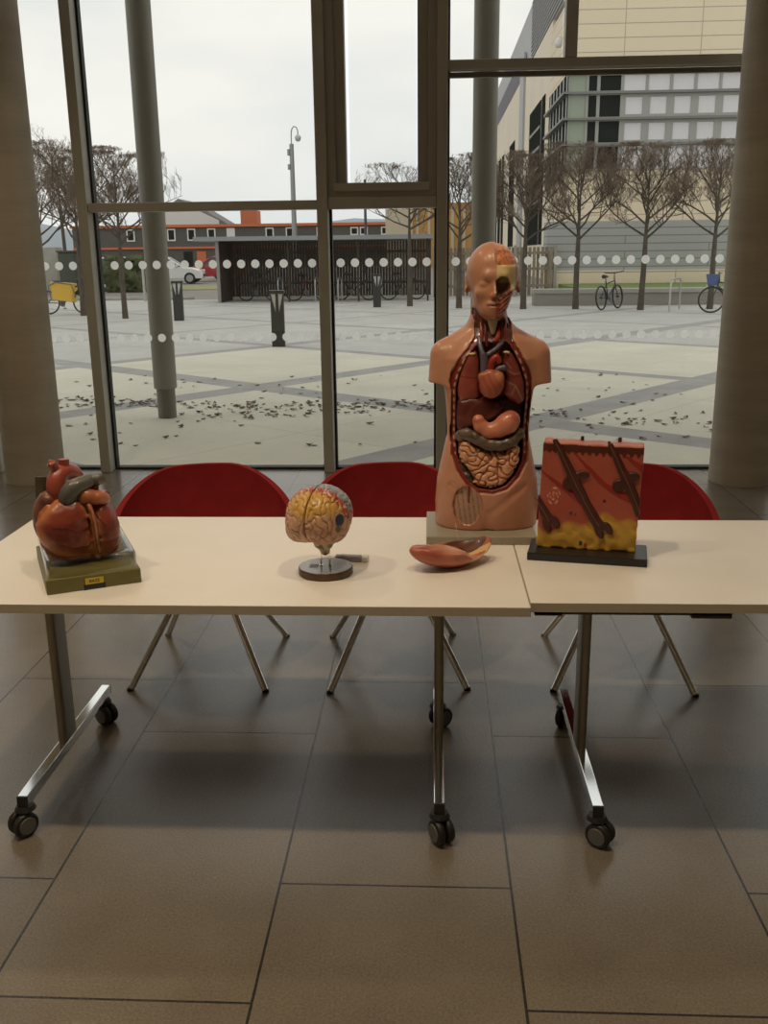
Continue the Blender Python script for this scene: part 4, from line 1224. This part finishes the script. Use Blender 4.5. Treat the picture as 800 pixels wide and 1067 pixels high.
# bollards with wedge lights
BOL = pm('bollard_paint', (.035, .033, .030), .5); BLT = pm('bollard_lens', (.50, .49, .45), .3)
def bollard(x, y, rz, label):
    t = thing('light_bollard', label, 'bollard', (x, y, 0), rz, 'dark light bollards on the plaza')
    MB().box(-.115, -.10, 0, .115, .10, .60).box(-.02, -.095, .60, .02, .10, .93).add(
        [(-.115, -.10, .60), (-.03, -.10, .60), (-.115, -.10, .93), (-.115, .10, .60), (-.03, .10, .60), (-.115, .10, .93)], [(0, 1, 2), (3, 5, 4), (0, 3, 4, 1), (1, 4, 5, 2), (0, 2, 5, 3)]).add(
        [(.03, -.10, .60), (.115, -.10, .60), (.115, -.10, .93), (.03, .10, .60), (.115, .10, .60), (.115, .10, .93)], [(0, 1, 2), (3, 5, 4), (0, 3, 4, 1), (1, 4, 5, 2), (0, 2, 5, 3)]).build('post', BOL, t)
    rbox(-.135, -.115, .93, .135, .115, .985).build('cap', BOL, t, bevel=.006)
    for s in (-1, 1):
        f = [(0, 1, 2), (3, 5, 4), (0, 3, 4, 1), (1, 4, 5, 2), (0, 2, 5, 3)]
        pts = [(s * .032, .615), (s * .022, .925), (s * .108, .925)]
        if s > 0: pts = [pts[0], pts[2], pts[1]]
        MB().add([(a, -.088, b) for a, b in pts] + [(a, .088, b) for a, b in pts], f).build('lens', BLT, t)
bollard(-2.74, 17.15, .1, 'dark square light bollard, nearest and largest of the three on the plaza')
bollard(-1.66, 29.7, .1, 'dark light bollard standing before the slatted bike shed')
bollard(-6.41, 24.3, .1, 'dark light bollard right of the left outside column, near the parked cars')

# fallen leaves
def leaves():
    r = random.Random(11); m = MB()
    cl = [(-4.2, 10.6), (-3.6, 10.3), (-3.1, 10.4), (-2.2, 10.2), (-1.9, 9.6), (-1.3, 10.3), (-.9, 9.9), (-.3, 10.3), (.2, 10.0), (1.2, 9.7), (2.0, 9.2)]
    for i in range(520):
        if r.random() < .68:
            c = r.choice(cl); x = r.gauss(c[0], .30); y = r.gauss(c[1], .16)
        else:
            x = r.uniform(-5, 3.2); y = 8.0 + 5.2 * r.random() ** 1.5
        if y < 7.6 or math.hypot(x + 2.7, y - 9.52) < .14: continue
        s = r.uniform(.022, .05); a = r.uniform(0, 6.28); ca, sa = math.cos(a), math.sin(a)
        k = r.uniform(.1, .5) * s
        P = [(-s, 0, .004 + k), (-.3 * s, -.55 * s, .004), (.5 * s, -.4 * s, .004 + .5 * k), (s, 0, .006 + k), (.5 * s, .45 * s, .004), (-.3 * s, .5 * s, .006 + .6 * k)]
        m.cur = r.randrange(3)
        m.add([(x + ca * q[0] - sa * q[1], y + sa * q[0] + ca * q[1], q[2]) for q in P], [(0, 1, 2, 3, 4, 5)])
    o = m.build('fallen_leaves', [pm('leaf_a', (.10, .06, .03), .8), pm('leaf_b', (.16, .10, .05), .8), pm('leaf_c', (.06, .04, .025), .8)])
    tag(o, 'brown fallen leaves scattered on the pale plaza slabs', 'leaves', kind='stuff')
leaves()

# ------------------------------------------------------------------ bare pollarded trees
BARK = pm('bark', (.092, .075, .056), .9, var=.25, scale=8); TWIG = pm('twig_bark', (.17, .125, .09), .9)
def tree(label, x, y, h, spread, seed, fork=1.9, dens=1.0, r0=.085, up=.55, group='bare pollarded trees on the plaza'):
    r = random.Random(seed)
    t = thing('bare_tree', label, 'tree', (x, y, 0), 0, group)
    m = MB(); tw = MB()
    def limb(p, d, L, rad, lev):
        n = 4 if lev < 2 else 3
        P = [p]; d = d.normalized()
        for i in range(n):
            d = (d + Vector((r.gauss(0, .11), r.gauss(0, .11), r.gauss(.07 if lev else .02, .06)))).normalized()
            q = P[-1] + d * (L / n)
            if q.z > h: q.z = h - r.uniform(0, .12); 
            P.append(q)
        R = [rad * (1 - .55 * i / n) for i in range(n + 1)]
        (m if lev < 2 else tw).tube(P, R, 7 if lev < 1 else (5 if lev < 2 else 3), cap=False)
        if lev >= 4: return
        k = {0: 5, 1: 5, 2: 4.5, 3: 3}[lev] * dens
        k = int(k) + (r.random() < k - int(k))
        for j in range(k):
            f = r.uniform(.25, 1.0); i = min(n - 1, int(f * n)); b = P[i].lerp(P[i + 1], f * n - i)
            ax = Vector((r.gauss(0, 1), r.gauss(0, 1), r.gauss(.15, .5))).normalized()
            nd = (d * .75 + ax * .8 + Vector((0, 0, .15))).normalized()
            hd = Vector((b.x, b.y, 0))
            if hd.length > spread * .9: nd = (nd - hd.normalized() * .7 + Vector((0, 0, .3))).normalized()
            limb(b, nd, L * r.uniform(.42, .68), max(.0045, rad * .45), lev + 1)
    T0 = []
    n = 7; lean = Vector((r.gauss(0, .006), r.gauss(0, .006), 1)).normalized()
    p = Vector((0, 0, -.02)); P = [p]
    for i in range(n):
        p = p + (lean + Vector((r.gauss(0, .012), r.gauss(0, .012), 0))) * ((h * .86) / n); P.append(p)
    R = [r0 * 1.15, r0 * .95, r0 * .9, r0 * .8, r0 * .55, r0 * .4, r0 * .25, .012]
    m.tube(P, R, 10)
    nl = int(13 * dens)
    for j in range(nl):
        f = j / nl
        z = fork + (h * .80 - fork) * f ** 1.2
        k = z / (h * .86) * n; i = min(n - 1, int(k)); b = P[i].lerp(P[i + 1], k - i)
        a = j * 2.4 + r.uniform(-.4, .4)
        d = Vector((math.cos(a), math.sin(a), up + .5 * f + r.uniform(-.1, .25)))
        L = min((h - z) / max(.35, d.normalized().z) * .8, spread * (1.15 - .35 * f))
        limb(b, d, L, r0 * .38 * (1 - .4 * f), 0)
    m.build('trunk', BARK, t, smooth=80)
    tw.build('twigs', TWIG, t)
    return t
tree('bare pollarded tree outside, standing just left of the right concrete column', 7.70, 27.2, 4.35, 1.30, 1)
tree('bare pollarded tree outside, between the black bicycle and the bike hoop', 5.77, 27.05, 4.30, 1.30, 2)
tree('bare pollarded tree outside, just left of the black bicycle', 4.10, 27.8, 4.40, 1.30, 3)
tree('bare pollarded tree outside, first one right of the torso head', 2.64, 28.0, 4.25, 1.20, 4)
tree('bare pollarded tree outside, half hidden behind the column at the torso head', .82, 28.8, 4.25, 1.20, 5)
tree('bare small tree in front of the right end of the bike shed', -.66, 30.0, 4.15, 1.35, 6, fork=2.3, dens=.82, up=.35)
tree('bare pollarded tree outside, between left window post and left steel column', -8.12, 25.3, 4.20, 1.25, 7, r0=.075)
tree('bare pollarded tree outside, behind the yellow cargo bike', -9.75, 26.7, 4.55, 1.30, 8)
tree('bare pollarded tree outside, mostly hidden behind the left concrete column', -11.6, 28.6, 4.5, 1.4, 9)
tree('tall sparse bare tree far behind the cargo bike', -17.4, 46, 7.6, 1.5, 10, fork=3.2, dens=.62, r0=.1, up=1.6, group='distant bare trees')

# ------------------------------------------------------------------ bicycles and stands
def bike(label, x, y, rz, colr, lean=0.0, cargo=None, basket=None, group='parked bicycles'):
    t = thing('bicycle', label, 'bicycle', (x, y, 0), rz, group)
    t.rotation_euler = (lean, 0, rz)
    fm = pm('bike_frame_%d' % (abs(hash(colr)) % 999), colr, .4)
    def wheel(cx):
        m = MB(); n = 28
        ringp = [(cx + .315 * math.cos(2 * PI * k / n), 0, .335 + .315 * math.sin(2 * PI * k / n)) for k in range(n + 1)]
        m.tube(ringp, .024, 6, cap=False)
        for k in range(12):
            a = 2 * PI * k / 12
            m.tube([(cx, 0, .335), (cx + .31 * math.cos(a), 0, .335 + .31 * math.sin(a))], .0025, 3, cap=False)
        m.tube([(cx, -.05, .335), (cx, .05, .335)], .02, 8)
        m.build('wheel', BLACK, t, smooth=60)
    wheel(-.52); wheel(.52)
    m = MB()
    for a, b, r in (((-.10, .30), (-.20, .78), .017), ((-.17, .70), (.36, .78), .018), ((-.10, .30), (.38, .68), .021), ((-.10, .30), (-.52, .335), .012), ((-.18, .68), (-.52, .335), .011), ((.35, .86), (.40, .64), .019), ((.40, .64), (.52, .335), .015)):
        m.tube([(a[0], 0, a[1]), (b[0], 0, b[1])], r, 8)
    m.tube([(-.10, -.07, .30), (-.10, .07, .30)], .03, 8)
    m.build('frame', fm, t, smooth=50)
    MB().tube([(.34, -.29, 1.02), (.37, -.16, 1.0), (.37, 0, .99), (.37, .16, 1.0), (.34, .29, 1.02)], .014, 8).tube([(.36, 0, .84), (.37, 0, .995)], .014, 8).build('handlebar', BLACK, t, smooth=50)
    MB().tube([(-.34, 0, .90), (-.2, 0, .905), (-.06, 0, .895)], [.055, .045, .018], 10, flat=1.0).tube([(-.19, 0, .76), (-.21, 0, .90)], .013, 8).build('saddle', BLACK, t, smooth=50)
    m = MB().lathe([(0, -.004), (.085, -.004), (.085, .004), (0, .004)], 20, M=Matrix.Translation((-.10, -.05, .30)) @ Matrix.Rotation(PI / 2, 4, 'X'))
    m.tube([(-.10, -.07, .30), (-.02, -.07, .17)], .009, 6).tube([(-.10, .07, .30), (-.18, .07, .43)], .009, 6).box(-.06, -.15, .155, .03, -.07, .175).box(-.22, .07, .425, -.13, .15, .445)
    m.build('crankset', GREYP, t)
    if cargo:
        MB().prism([(-.32, .42), (.24, .34), (.30, .86), (-.36, .92)], -.22, .22, Matrix.Rotation(PI / 2, 4, 'X')).build('cargo_box', cargo, t, bevel=.02)
        MB().tube([(-.36, -.24, .45), (-.40, -.24, .80), (-.2, -.24, .90), (.25, -.24, .84), (.36, -.24, .5)], .016, 8).build('cargo_rail', GREYP, t, smooth=60)
    if basket:
        MB().prism([(.40, .70), (.62, .70), (.68, .98), (.36, .98)], -.16, .16, Matrix.Rotation(PI / 2, 4, 'X')).build('basket', basket, t, bevel=.01)
        MB().lathe([(0, 0), (.035, 0), (.03, .03), (0, .035)], 12, M=Matrix.Translation((.64, 0, .68)) @ Matrix.Rotation(PI / 2, 4, 'Y')).build('lamp', pm('bike_lamp', (.75, .75, .72), .2), t)
    return t
bike('black bicycle parked by the concrete bench, left of the bike hoop', 5.02, 27.5, .95, (.03, .028, .027), -.09)
bike('bicycle with blue front basket half hidden behind the right concrete column', 7.72, 25.3, 2.75, (.04, .045, .06), .04, basket=pm('blue_basket', (.06, .10, .24), .6))
bike('cargo bicycle with a yellow box beside the left concrete column', -10.50, 27.45, .05, (.05, .045, .04), -.03, cargo=pm('yellow_box', (.72, .44, .04), .5))
for k, (bx, c_, lb) in enumerate(((-6.1, (.03, .03, .03), 'dark bicycle inside the shed, nearest its solid left end'), (-4.35, (.10, .02, .02), 'dark red bicycle inside the shed, second from its left end'),
                                  (-2.7, (.028, .03, .04), 'dark bicycle inside the shed, left of the bollard before it'), (-1.0, (.03, .03, .028), 'dark bicycle inside the shed, at its right end behind the small tree'))):
    bike(lb, bx, 34.3, .35 if k % 2 else -.25, c_, .05, group='bicycles in the shed')
STEEL = pm('stainless', (.48, .47, .44), .35, metal=.7)
def hoop(x, y, rz, label, h=.84, w=.36, group='bike hoops'):
    P = [(-w, 0, 0), (-w, 0, h - .18)] + [(-w + .18 - .18 * math.cos(a), 0, h - .18 + .18 * math.sin(a)) for a in (PI / 8, PI / 4, 3 * PI / 8, PI / 2)]
    P += [(-q[0], 0, q[2]) for q in reversed(P)]
    o = MB().tube(P, .026, 12).build('bike_hoop', STEEL, None, smooth=60, loc=(x, y, 0), rz=rz)
    tag(o, label, 'bike stand', group)
hoop(6.62, 26.75, 1.12, 'steel bike hoop standing before the bench, right of the black bicycle', w=.62)
for k, x in enumerate((-5.3, -4.0, -3.2, -1.8)):
    hoop(x, 34.0, 1.45, ('steel bike hoop inside the shed, nearest its left end', 'steel bike hoop inside the shed, second from its left end', 'steel bike hoop inside the shed, behind the nearest bollard', 'steel bike hoop inside the shed, nearest its right end')[k], .8, .3, 'hoops in the shed')

# ------------------------------------------------------------------ bike shed and timber fence
SH = thing('bike_shed', 'long dark slatted bike shed with a flat grey roof', 'shed', (-3.7, 34.3, 0))
SL = pm('dark_slats', (.050, .038, .030), .8, var=.15, scale=5)
m = MB(); x = -3.55
while x < 3.6:
    m.box(x, .98, .12, x + .091, 1.02, 2.06); x += .1035
m.build('slat_wall', SL, SH)
rbox(-3.6, .95, .0, 3.62, 1.06, .12).build('base_kerb', pm('pale_kerb', (.62, .60, .55), .8), SH)
for z in (.55, 1.62): rbox(-3.6, 1.02, z, 3.62, 1.06, z + .08).build('rail', SL, SH)
rbox(-3.62, -.95, 0, -3.56, 1.06, 2.06).build('end_panel', SL, SH)
rbox(-3.68, -1.0, 0, -3.57, -.92, 2.06).build('post', pm('shed_post', (.30, .29, .27), .5, metal=.4), SH)
for x in (-1.2, 1.2, 3.58): rbox(x - .03, -.95, 0, x + .03, -.89, 2.06).build('post', SL, SH)
rbox(-4.4, -1.15, 2.06, 3.75, 1.2, 2.20).build('roof', pm('shed_roof', (.30, .315, .32), .5), SH)
FN = thing('timber_fence', 'weathered timber fence of upright boards right of the bike shed', 'fence', (2.33, 35.75, 0))
FW = pm('weathered_wood', (.25, .205, .155), .85, var=.2, scale=6)
m = MB(); k = 0; x = -2.12
while x < 2.1:
    yo = -.05 if k % 2 else .03
    m.box(x, yo, .05, x + .11, yo + .022, 1.75); x += .15; k += 1
m.build('fence_boards', FW, FN)
for z in (.35, .95, 1.5): rbox(-2.14, -.025, z, 2.14, .028, z + .09).build('rail', FW, FN)
for x in (-2.2, -.75, .7, 2.15): rbox(x - .05, -.07, 0, x + .05, .03, 1.82).build('post', pm('fence_post', (.33, .30, .25), .8), FN)

# ------------------------------------------------------------------ bench, lawn, planting strip
BN = thing('concrete_bench', 'long low concrete bench wall before the lawn', 'bench', (7.8, 29.8, 0))
rbox(-4.7, -.28, 0, 5.2, .32, .36).build('plinth', concrete('bench_concrete', (.33, .31, .27), .15), BN)
rbox(-4.72, -.36, .36, 5.22, .36, .49).build('seat_slab', concrete('bench_top', (.40, .38, .34), .12), BN, bevel=.02)
tag(rbox(4.62, 30.2, 0, 14, 35.7, .45).build('lawn_grass', pm('lawn', (.145, .20, .045), .95, var=.3, scale=9, bump=.6, bscale=40)), 'raised strip of green lawn behind the concrete bench', 'grass', kind='stuff')

# ------------------------------------------------------------------ large office building on the right
def panels(name, c, joint, w, h, horiz, off=.5):
    g = NT(name); x, y, z, P = g.pos()
    bt = g.n('ShaderNodeTexBrick', offset=off, offset_frequency=2, squash=1)
    g.l(g.comb(g.math('ADD', g.math('ADD', x, y), 200), g.math('ADD', z, 50)), bt.inputs['Vector'])
    bt.inputs['Scale'].default_value = 1; bt.inputs['Brick Width'].default_value = w; bt.inputs['Row Height'].default_value = h
    bt.inputs['Mortar Size'].default_value = .022; bt.inputs['Color1'].default_value = (*c, 1); bt.inputs['Color2'].default_value = (*[q * .95 for q in c], 1); bt.inputs['Mortar'].default_value = (*joint, 1)
    g.l(bt.outputs['Color'], g.b.inputs['Base Color']); g.b.inputs['Roughness'].default_value = .75
    return g.m
BX, BYF = 6.65, 50.0
B = thing('office_building', 'large tan and grey office building with banded windows behind the trees', 'building', (BX, BYF, 0))
TAN = panels('tan_panels', (.82, .70, .51), (.45, .38, .28), 3.6, .62, True, 0)
TANS = pm('tan_render', (.80, .71, .57), .85, var=.04, scale=.3)
GRYP = panels('grey_cladding', (.40, .40, .39), (.22, .22, .22), 6, .27, True)
DG = pm('window_metal', (.20, .20, .185), .5); DGL = pm('dark_glazing', (.030, .034, .032), .5, spec=.0); WSKY = pm('sky_reflect_white', (.74, .72, .73), .35, spec=.6); GGL = pm('green_glazing', (.33, .38, .29), .2, spec=.4)  # white panes: reflected sky painted in as colour; dark front ones: reflected tree
DX = 18.0
rbox(0, .0, 9.95, DX, 8, 13.4).build('upper_facade', TAN, B)
rbox(-.0, .25, 0, DX, 8, 5.4).build('lower_facade', TAN, B)
rbox(.25, .45, 5.4, DX, 8, 9.95).build('window_core', pm('core_grey', (.22, .22, .21), .6), B)
rbox(.04, 8, 0, 4, 70, 13.9).build('side_wall', TANS, B)
rbox(.10, 4, 13.9, 4, 70, 17.6).build('roof_volume', pm('roof_grey', (.46, .46, .47), .7), B)
m = MB()
for k in range(14): m.box(.02, 4.0, 14.0 + k * .26, .10, 20, 14.0 + k * .26 + .15)
m.build('louvre_bank', pm('louvre_grey', (.25, .25, .25), .6), B)
rbox(.02, 28, 13.9, .1, 62, 15.6).build('recess_band', pm('recess_violet', (.14, .125, .16), .7), B)
rbox(-.12, 23.5, 0, .04, 26.5, 15.2).build('side_duct', pm('duct_grey', (.42, .42, .42), .6), B)
# banded glazing on the front
ZL = [5.4, 6.62, 7.80, 8.98, 9.95]
XC = [0.0, .9, 1.45, 2.60, 3.78, 4.94, 6.10, 7.28, 8.45, 9.6, 10.8, 12, 13.2, 14.4, 15.6]
for z in ZL[1:-1] + [9.9]:
    rbox(-.25, .0, z - .06, DX, .3, z + .05).build('spandrel_band', DG, B)
for i in range(len(XC) - 1):
    x0, x1 = XC[i], XC[i + 1]
    for j in range(4):
        z0, z1 = ZL[j], ZL[j + 1]
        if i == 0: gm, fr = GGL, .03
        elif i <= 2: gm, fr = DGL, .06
        else: gm, fr = WSKY, (.16 if j in (1, 2) else .05)
        wn = MB(); wn.box(x0, .22, z0, x1, .30, z0 + fr + .04).box(x0, .22, z1 - fr - .04, x1, .30, z1).box(x0, .22, z0 + fr + .04, x0 + .02 + fr, .30, z1 - fr - .04).box(x1 - .02 - fr, .22, z0 + fr + .04, x1, .30, z1 - fr - .04)
        o = wn.build('window', pm('frame_grey', (.36, .36, .33), .5), B)
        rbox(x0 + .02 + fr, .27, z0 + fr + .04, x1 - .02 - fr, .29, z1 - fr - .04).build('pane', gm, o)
# glazed corner and slots on the side
for j in range(4):
    z0, z1 = ZL[j], ZL[j + 1]
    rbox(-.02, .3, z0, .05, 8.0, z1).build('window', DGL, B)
    m = MB()
    for k in range(6): m.box(-.06, .5 + k * 1.3, z0 + .05, .0, .62 + k * 1.3, z1 - .05)
    m.build('window_fin', pm('fin_pale', (.62, .64, .60), .4), B)
    rbox(-.3, -.1, z0 - .06, .02, 8.2, z0 + .05).build('spandrel_band', DG, B)
for y0, y1, zt in ((10.4, 12.0, 10.5), (12.6, 19.4, 10.5), (31.5, 36.5, 10.2), (43, 45.5, 10.2), (47, 50, 10.2), (52, 56, 10.2)):
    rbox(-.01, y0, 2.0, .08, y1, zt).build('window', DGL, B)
    for z in (4.6, 6.62, 7.8, 8.98):
        if y1 - y0 > 4: rbox(-.05, y0, z - .08, .05, y1, z + .08).build('spandrel_band', DG, B)
cd = MB().tube([(.0, 2.2, 11.75), (-.18, 2.2, 11.95), (-.3, 2.2, 11.9)], .05, 8).lathe([(0, 0), (.13, .03), (.19, .14), (.19, .36), (.12, .44), (0, .46)], 16, c=(-.32, 2.2, 11.4))
cd.build('dome_camera', pm('camera_white', (.72, .72, .70), .4), B, smooth=60)
PD = thing('garden_wall', 'long grey ribbed wall with a tan base behind the lawn', 'wall', (4.2, 36.0, 0))
rbox(0, 0, .9, 16, 1.2, 2.62).build('cladding_wall', GRYP, PD)
rbox(0, -.06, 0, 16, 1.2, .9).build('base_course', TAN, PD)

# ------------------------------------------------------------------ low dark building with orange trim, and what stands around it
LB = thing('low_building', 'long low dark grey building with orange roof edge and white window frames', 'building', (-24, 130, 0))
LG_ = pm('dark_render', (.105, .10, .09), .8, var=.06, scale=.3); ORG = pm('orange_trim', (.62, .16, .06), .6); WFR = pm('white_frame', (.75, .75, .72), .5)
rbox(-24, 0, 0, 20, 12, 5.2).build('wall', LG_, LB)
rbox(-24.2, -.3, 5.2, 20.2, 12.3, 5.55).build('roof_edge', ORG, LB)
rbox(-24, -.25, 2.45, 20, .0, 2.72).build('orange_band', ORG, LB)
for wx, s in ((-16.1, 1), (-10.6, 1), (-7.9, 1), (-5.2, 1), (-2.6, 1), (2.6, 1), (5.3, 1), (9.4, 1.0), (13.85, .8), (15.1, .8), (17.9, .8), (19.2, .8)):
    hw, hh_ = (.55, .78) if s == 1 else (.52, .52)
    zc = 4.25 if s == 1 else 4.45
    o = ring(wx - hw, wx + hw, zc - hh_, zc + hh_, .16, .16, -.08, .0).build('window', WFR, LB)
    rbox(wx - hw + .15, -.04, zc - hh_ + .15, wx + hw - .15, -.01, zc + hh_ - .15).build('pane', WSKY if wx in (-2.6,) else DGL, o)
for wx in (-13.5, -8.5, -6.7, -3, 3.5, 8): rbox(wx - .6, -.06, 0, wx + .6, 0, 2.1).build('door', ORG if wx in (-6.7,) else DGL, LB)
HS = thing('white_house', 'white house with dark pitched roof above the low grey building', 'house', (-37.5, 150, 0))
MB().prism([(-5, 0), (5, 0), (5, 6.7), (2.2, 8.0), (-1.2, 9.4), (-5, 7.2)], 0, 8, Matrix(((1, 0, 0, 0), (0, 0, 1, 0), (0, 1, 0, 0), (0, 0, 0, 1)))).build('wall', pm('house_white', (.72, .71, .68), .8), HS)
MB().prism([(-6.2, 6.6), (6.6, 6.0), (2.6, 8.4), (-1.2, 10.0)], .6, 8.4, Matrix(((1, 0, 0, 0), (0, 0, 1, 0), (0, 1, 0, 0), (0, 0, 0, 1)))).build('roof', pm('slate', (.20, .19, .18), .8), HS)
for wx in (-1.5, .8, 3.0): rbox(wx - .4, -.05, 4.9, wx + .4, 0, 5.8).build('window', DGL, HS)
tag(rbox(-28.3, 146, 0, -25.8, 149, 7.9).build('chimney_block', pm('terracotta', (.52, .17, .08), .8)), 'square terracotta block rising above the low grey building', 'chimney')
TB = thing('tan_building', 'tan and orange building beyond the right end of the bike shed', 'building', (-.5, 110, 0))
rbox(-4.6, 0, 0, -1.6, 6, 6.3).build('cream_bay', pm('cream_wall', (.62, .54, .40), .8), TB)
rbox(-1.6, .3, 0, 5.5, 6, 6.9).build('orange_bay', pm('ochre_wall', (.58, .33, .11), .8, var=.1, scale=.5), TB)
for k in range(5): rbox(-1.2 + k * 1.3, .2, 1.0, -.9 + k * 1.3, .3, 6.4).build('pilaster', MATS['cream_wall'], TB)
tag(MB().tube([(-5.33, 80, 0), (-5.33, 80, 7.3)], [.13, .10], 10).build('dark_post', pm('post_blue', (.08, .09, .13), .5)), 'slim dark post beyond the bike shed roof', 'post')
LP_ = thing('camera_pole', 'tall grey pole with hooked arm and dome camera behind the bike shed', 'pole', (-8.35, 60, 0))
MB().tube([(0, 0, 0), (0, 0, 7.95)], [.17, .13], 14).build('pole', pm('galvanised', (.33, .34, .34), .5, metal=.5), LP_, smooth=40)
MB().tube([(0, 0, 7.9), (0, 0, 8.5), (.04, 0, 8.75), (.16, 0, 8.92), (.32, 0, 8.88), (.4, 0, 8.68), (.4, 0, 8.45)], .035, 8).build('hook_arm', MATS['galvanised'], LP_, smooth=60)
MB().lathe([(0, -.22), (.14, -.16), (.19, 0), (.17, .10), (.06, .18), (0, .2)], 18, c=(.4, 0, 8.28)).build('dome_camera', pm('camera_glass', (.55, .56, .56), .3), LP_, smooth=60)
rbox(-.25, -.12, 7.3, -.12, .12, 7.65).build('junction_box', MATS['galvanised'], LP_); rbox(-.25, -.12, 6.5, -.12, .12, 6.8).build('junction_box', MATS['galvanised'], LP_)
tag(MB().tube([(-10.42, 34.9, 0), (-10.42, 34.9, 1.2)], .05, 10).build('marker_post', STEEL), 'short pale post at the road edge beside the left steel column', 'post')
tag(rbox(-17.9, 42.6, 0, -16.55, 43.4, 2.02).build('concrete_pier', KERB, bevel=.02), 'pale concrete pier behind the yellow cargo bike', 'pier')
GC = thing('site_cabinet', 'dark green cabinet between concrete pier and hedge', 'cabinet', (-15.15, 41.4, 0))
rbox(-.75, -.3, 0, .75, .4, 1.78).build('cabinet_body', pm('cabinet_green', (.055, .065, .045), .6), GC, bevel=.02)
rbox(-.8, -.36, 1.78, .8, .46, 1.86).build('cabinet_lid', MATS['cabinet_green'], GC, bevel=.02)
for s in (-1, 1): rbox(s * .37 - .34, -.315, .1, s * .37 + .34, -.3, 1.7).build('door', MATS['cabinet_green'], GC)
def hedge():
    r = random.Random(5); g = Grid((-1.45, -.75, -.02), (1.45, .75, 1.7), .07); p = g.p(); wv = Waves(9, 16, 2); w2 = Waves(28, 16, 3)
    F = np.maximum(np.maximum(np.abs(p[0]) - 1.2, np.abs(p[1]) - .5), p[2] - 1.42) + .09 * wv(*p) + .06 * w2(*p)
    o = sculpt('clipped_hedge', np.maximum(F, -p[2]), g, pm('hedge_green', (.085, .10, .042), .9, var=.4, scale=14, bump=1, bscale=18), None, None, 0, (-13.75, 44.4, 0))
    tag(o, 'clipped green hedge at the road edge before the parked cars', 'hedge')
hedge()

# ------------------------------------------------------------------ parked cars
CG = pm('car_glass', (.03, .035, .04), .08, spec=.8); TYRE = pm('tyre', (.015, .015, .015), .8); ALLOY = pm('alloy', (.42, .42, .42), .35, metal=.6)
def car(label, x, y, rz, colr):
    t = thing('car', label, 'car', (x, y, 0), rz, 'parked cars')
    pnt = pm('car_paint_%d' % (int(colr[0] * 900 + colr[1] * 90)), colr, .25, coat=.6)
    prof = [(-2.02, .34), (-2.06, .72), (-1.98, .98), (-1.20, 1.02), (.62, .98), (1.45, .88), (1.92, .74), (2.06, .55), (2.02, .30)]
    m = MB(); rows = []
    for yy, k in ((-.86, .96), (-.80, 1.0), (.80, 1.0), (.86, .96)):
        rows.append([(a * (1 if abs(yy) < .82 else .985), yy, .30 + (b - .30) * k) for a, b in prof])
    n = len(prof); vs = [q for R in rows for q in R]; fs = []
    for i in range(3):
        for k in range(n):
            k2 = (k + 1) % n; fs.append((i * n + k, i * n + k2, (i + 1) * n + k2, (i + 1) * n + k))
    fs.append(tuple(range(n))[::-1]); fs.append(tuple(3 * n + k for k in range(n)))
    m.add(vs, fs).build('body', pnt, t, bevel=.03)
    low = [(-1.95, .97), (.75, .97)]; top = [(-1.45, 1.52), (.02, 1.54)]
    def cab(e, z1):
        b = [(-1.9 + e, -.78), (.85 - e, -.78), (.85 - e, .78), (-1.9 + e, .78)]; tp = [(-1.5 + e * .5, -.58), (-.02 - e * .5, -.58), (-.02 - e * .5, .58), (-1.5 + e * .5, .58)]
        return [(a, c, .96) for a, c in b] + [(a, c, z1) for a, c in tp]
    F6 = [(3, 2, 1, 0), (4, 5, 6, 7), (0, 1, 5, 4), (1, 2, 6, 5), (2, 3, 7, 6), (3, 0, 4, 7)]
    MB().add(cab(0, 1.50), F6).build('glasshouse', CG, t)
    rf = MB().add([(a, c, z) for a, c, z in [(-1.56, -.63, 1.47), (.06, -.63, 1.47), (.06, .63, 1.47), (-1.56, .63, 1.47), (-1.42, -.52, 1.56), (-.12, -.52, 1.56), (-.12, .52, 1.56), (-1.42, .52, 1.56)]], F6)
    for s in (-1, 1):
        for (xa, xb) in ((.86, .0), (-.55, -.62), (-1.92, -1.5)):
            rf.tube([(xa, s * .795, .97), (xb, s * .60, 1.50)], .045, 6)
    rf.build('roof', pnt, t)
    for wx in (-1.28, 1.28):
        for s in (-1, 1):
            Mx = Matrix.Translation((wx, s * .80, .325)) @ Matrix.Rotation(PI / 2, 4, 'X')
            w_ = MB().lathe([(0, -.10), (.30, -.10), (.325, -.06), (.325, .06), (.30, .10), (0, .10)], 24, M=Mx).build('wheel', TYRE, t, smooth=40)
            MB().lathe([(0, -.108), (.20, -.108), (.21, -.09), (.21, .09), (.20, .108), (0, .108)], 20, M=Mx).build('wheel_rim', ALLOY, w_, smooth=40)
    for s in (-1, 1):
        rbox(1.78, s * .62 - .17, .66, 2.02, s * .62 + .17, .80).build('headlamp', pm('lamp_clear', (.7, .7, .68), .15), t, bevel=.02)
        rbox(-2.08, s * .66 - .12, .74, -1.98, s * .66 + .12, .94).build('tail_lamp', pm('lamp_red', (.3, .02, .02), .3), t)
        rbox(.50, s * .90 - .08, .98, .66, s * .90 + .08, 1.10).build('mirror', pnt, t, bevel=.02)
    rbox(1.95, -.5, .40, 2.08, .5, .56).build('grille', BLACK, t)
car('white hatchback parked between left steel column and the bike shed', -15.35, 56.6, .12, (.72, .72, .70))
car('red car parked beside the white hatchback, partly behind the bike shed', -13.75, 61.5, PI + .06, (.36, .03, .035))
car('silver car parked behind the hedge, left of the left steel column', -20.0, 63, .05, (.50, .51, .52))
car('grey car parked behind the red car, beyond the shed end', -13.3, 67, .05, (.36, .38, .40))
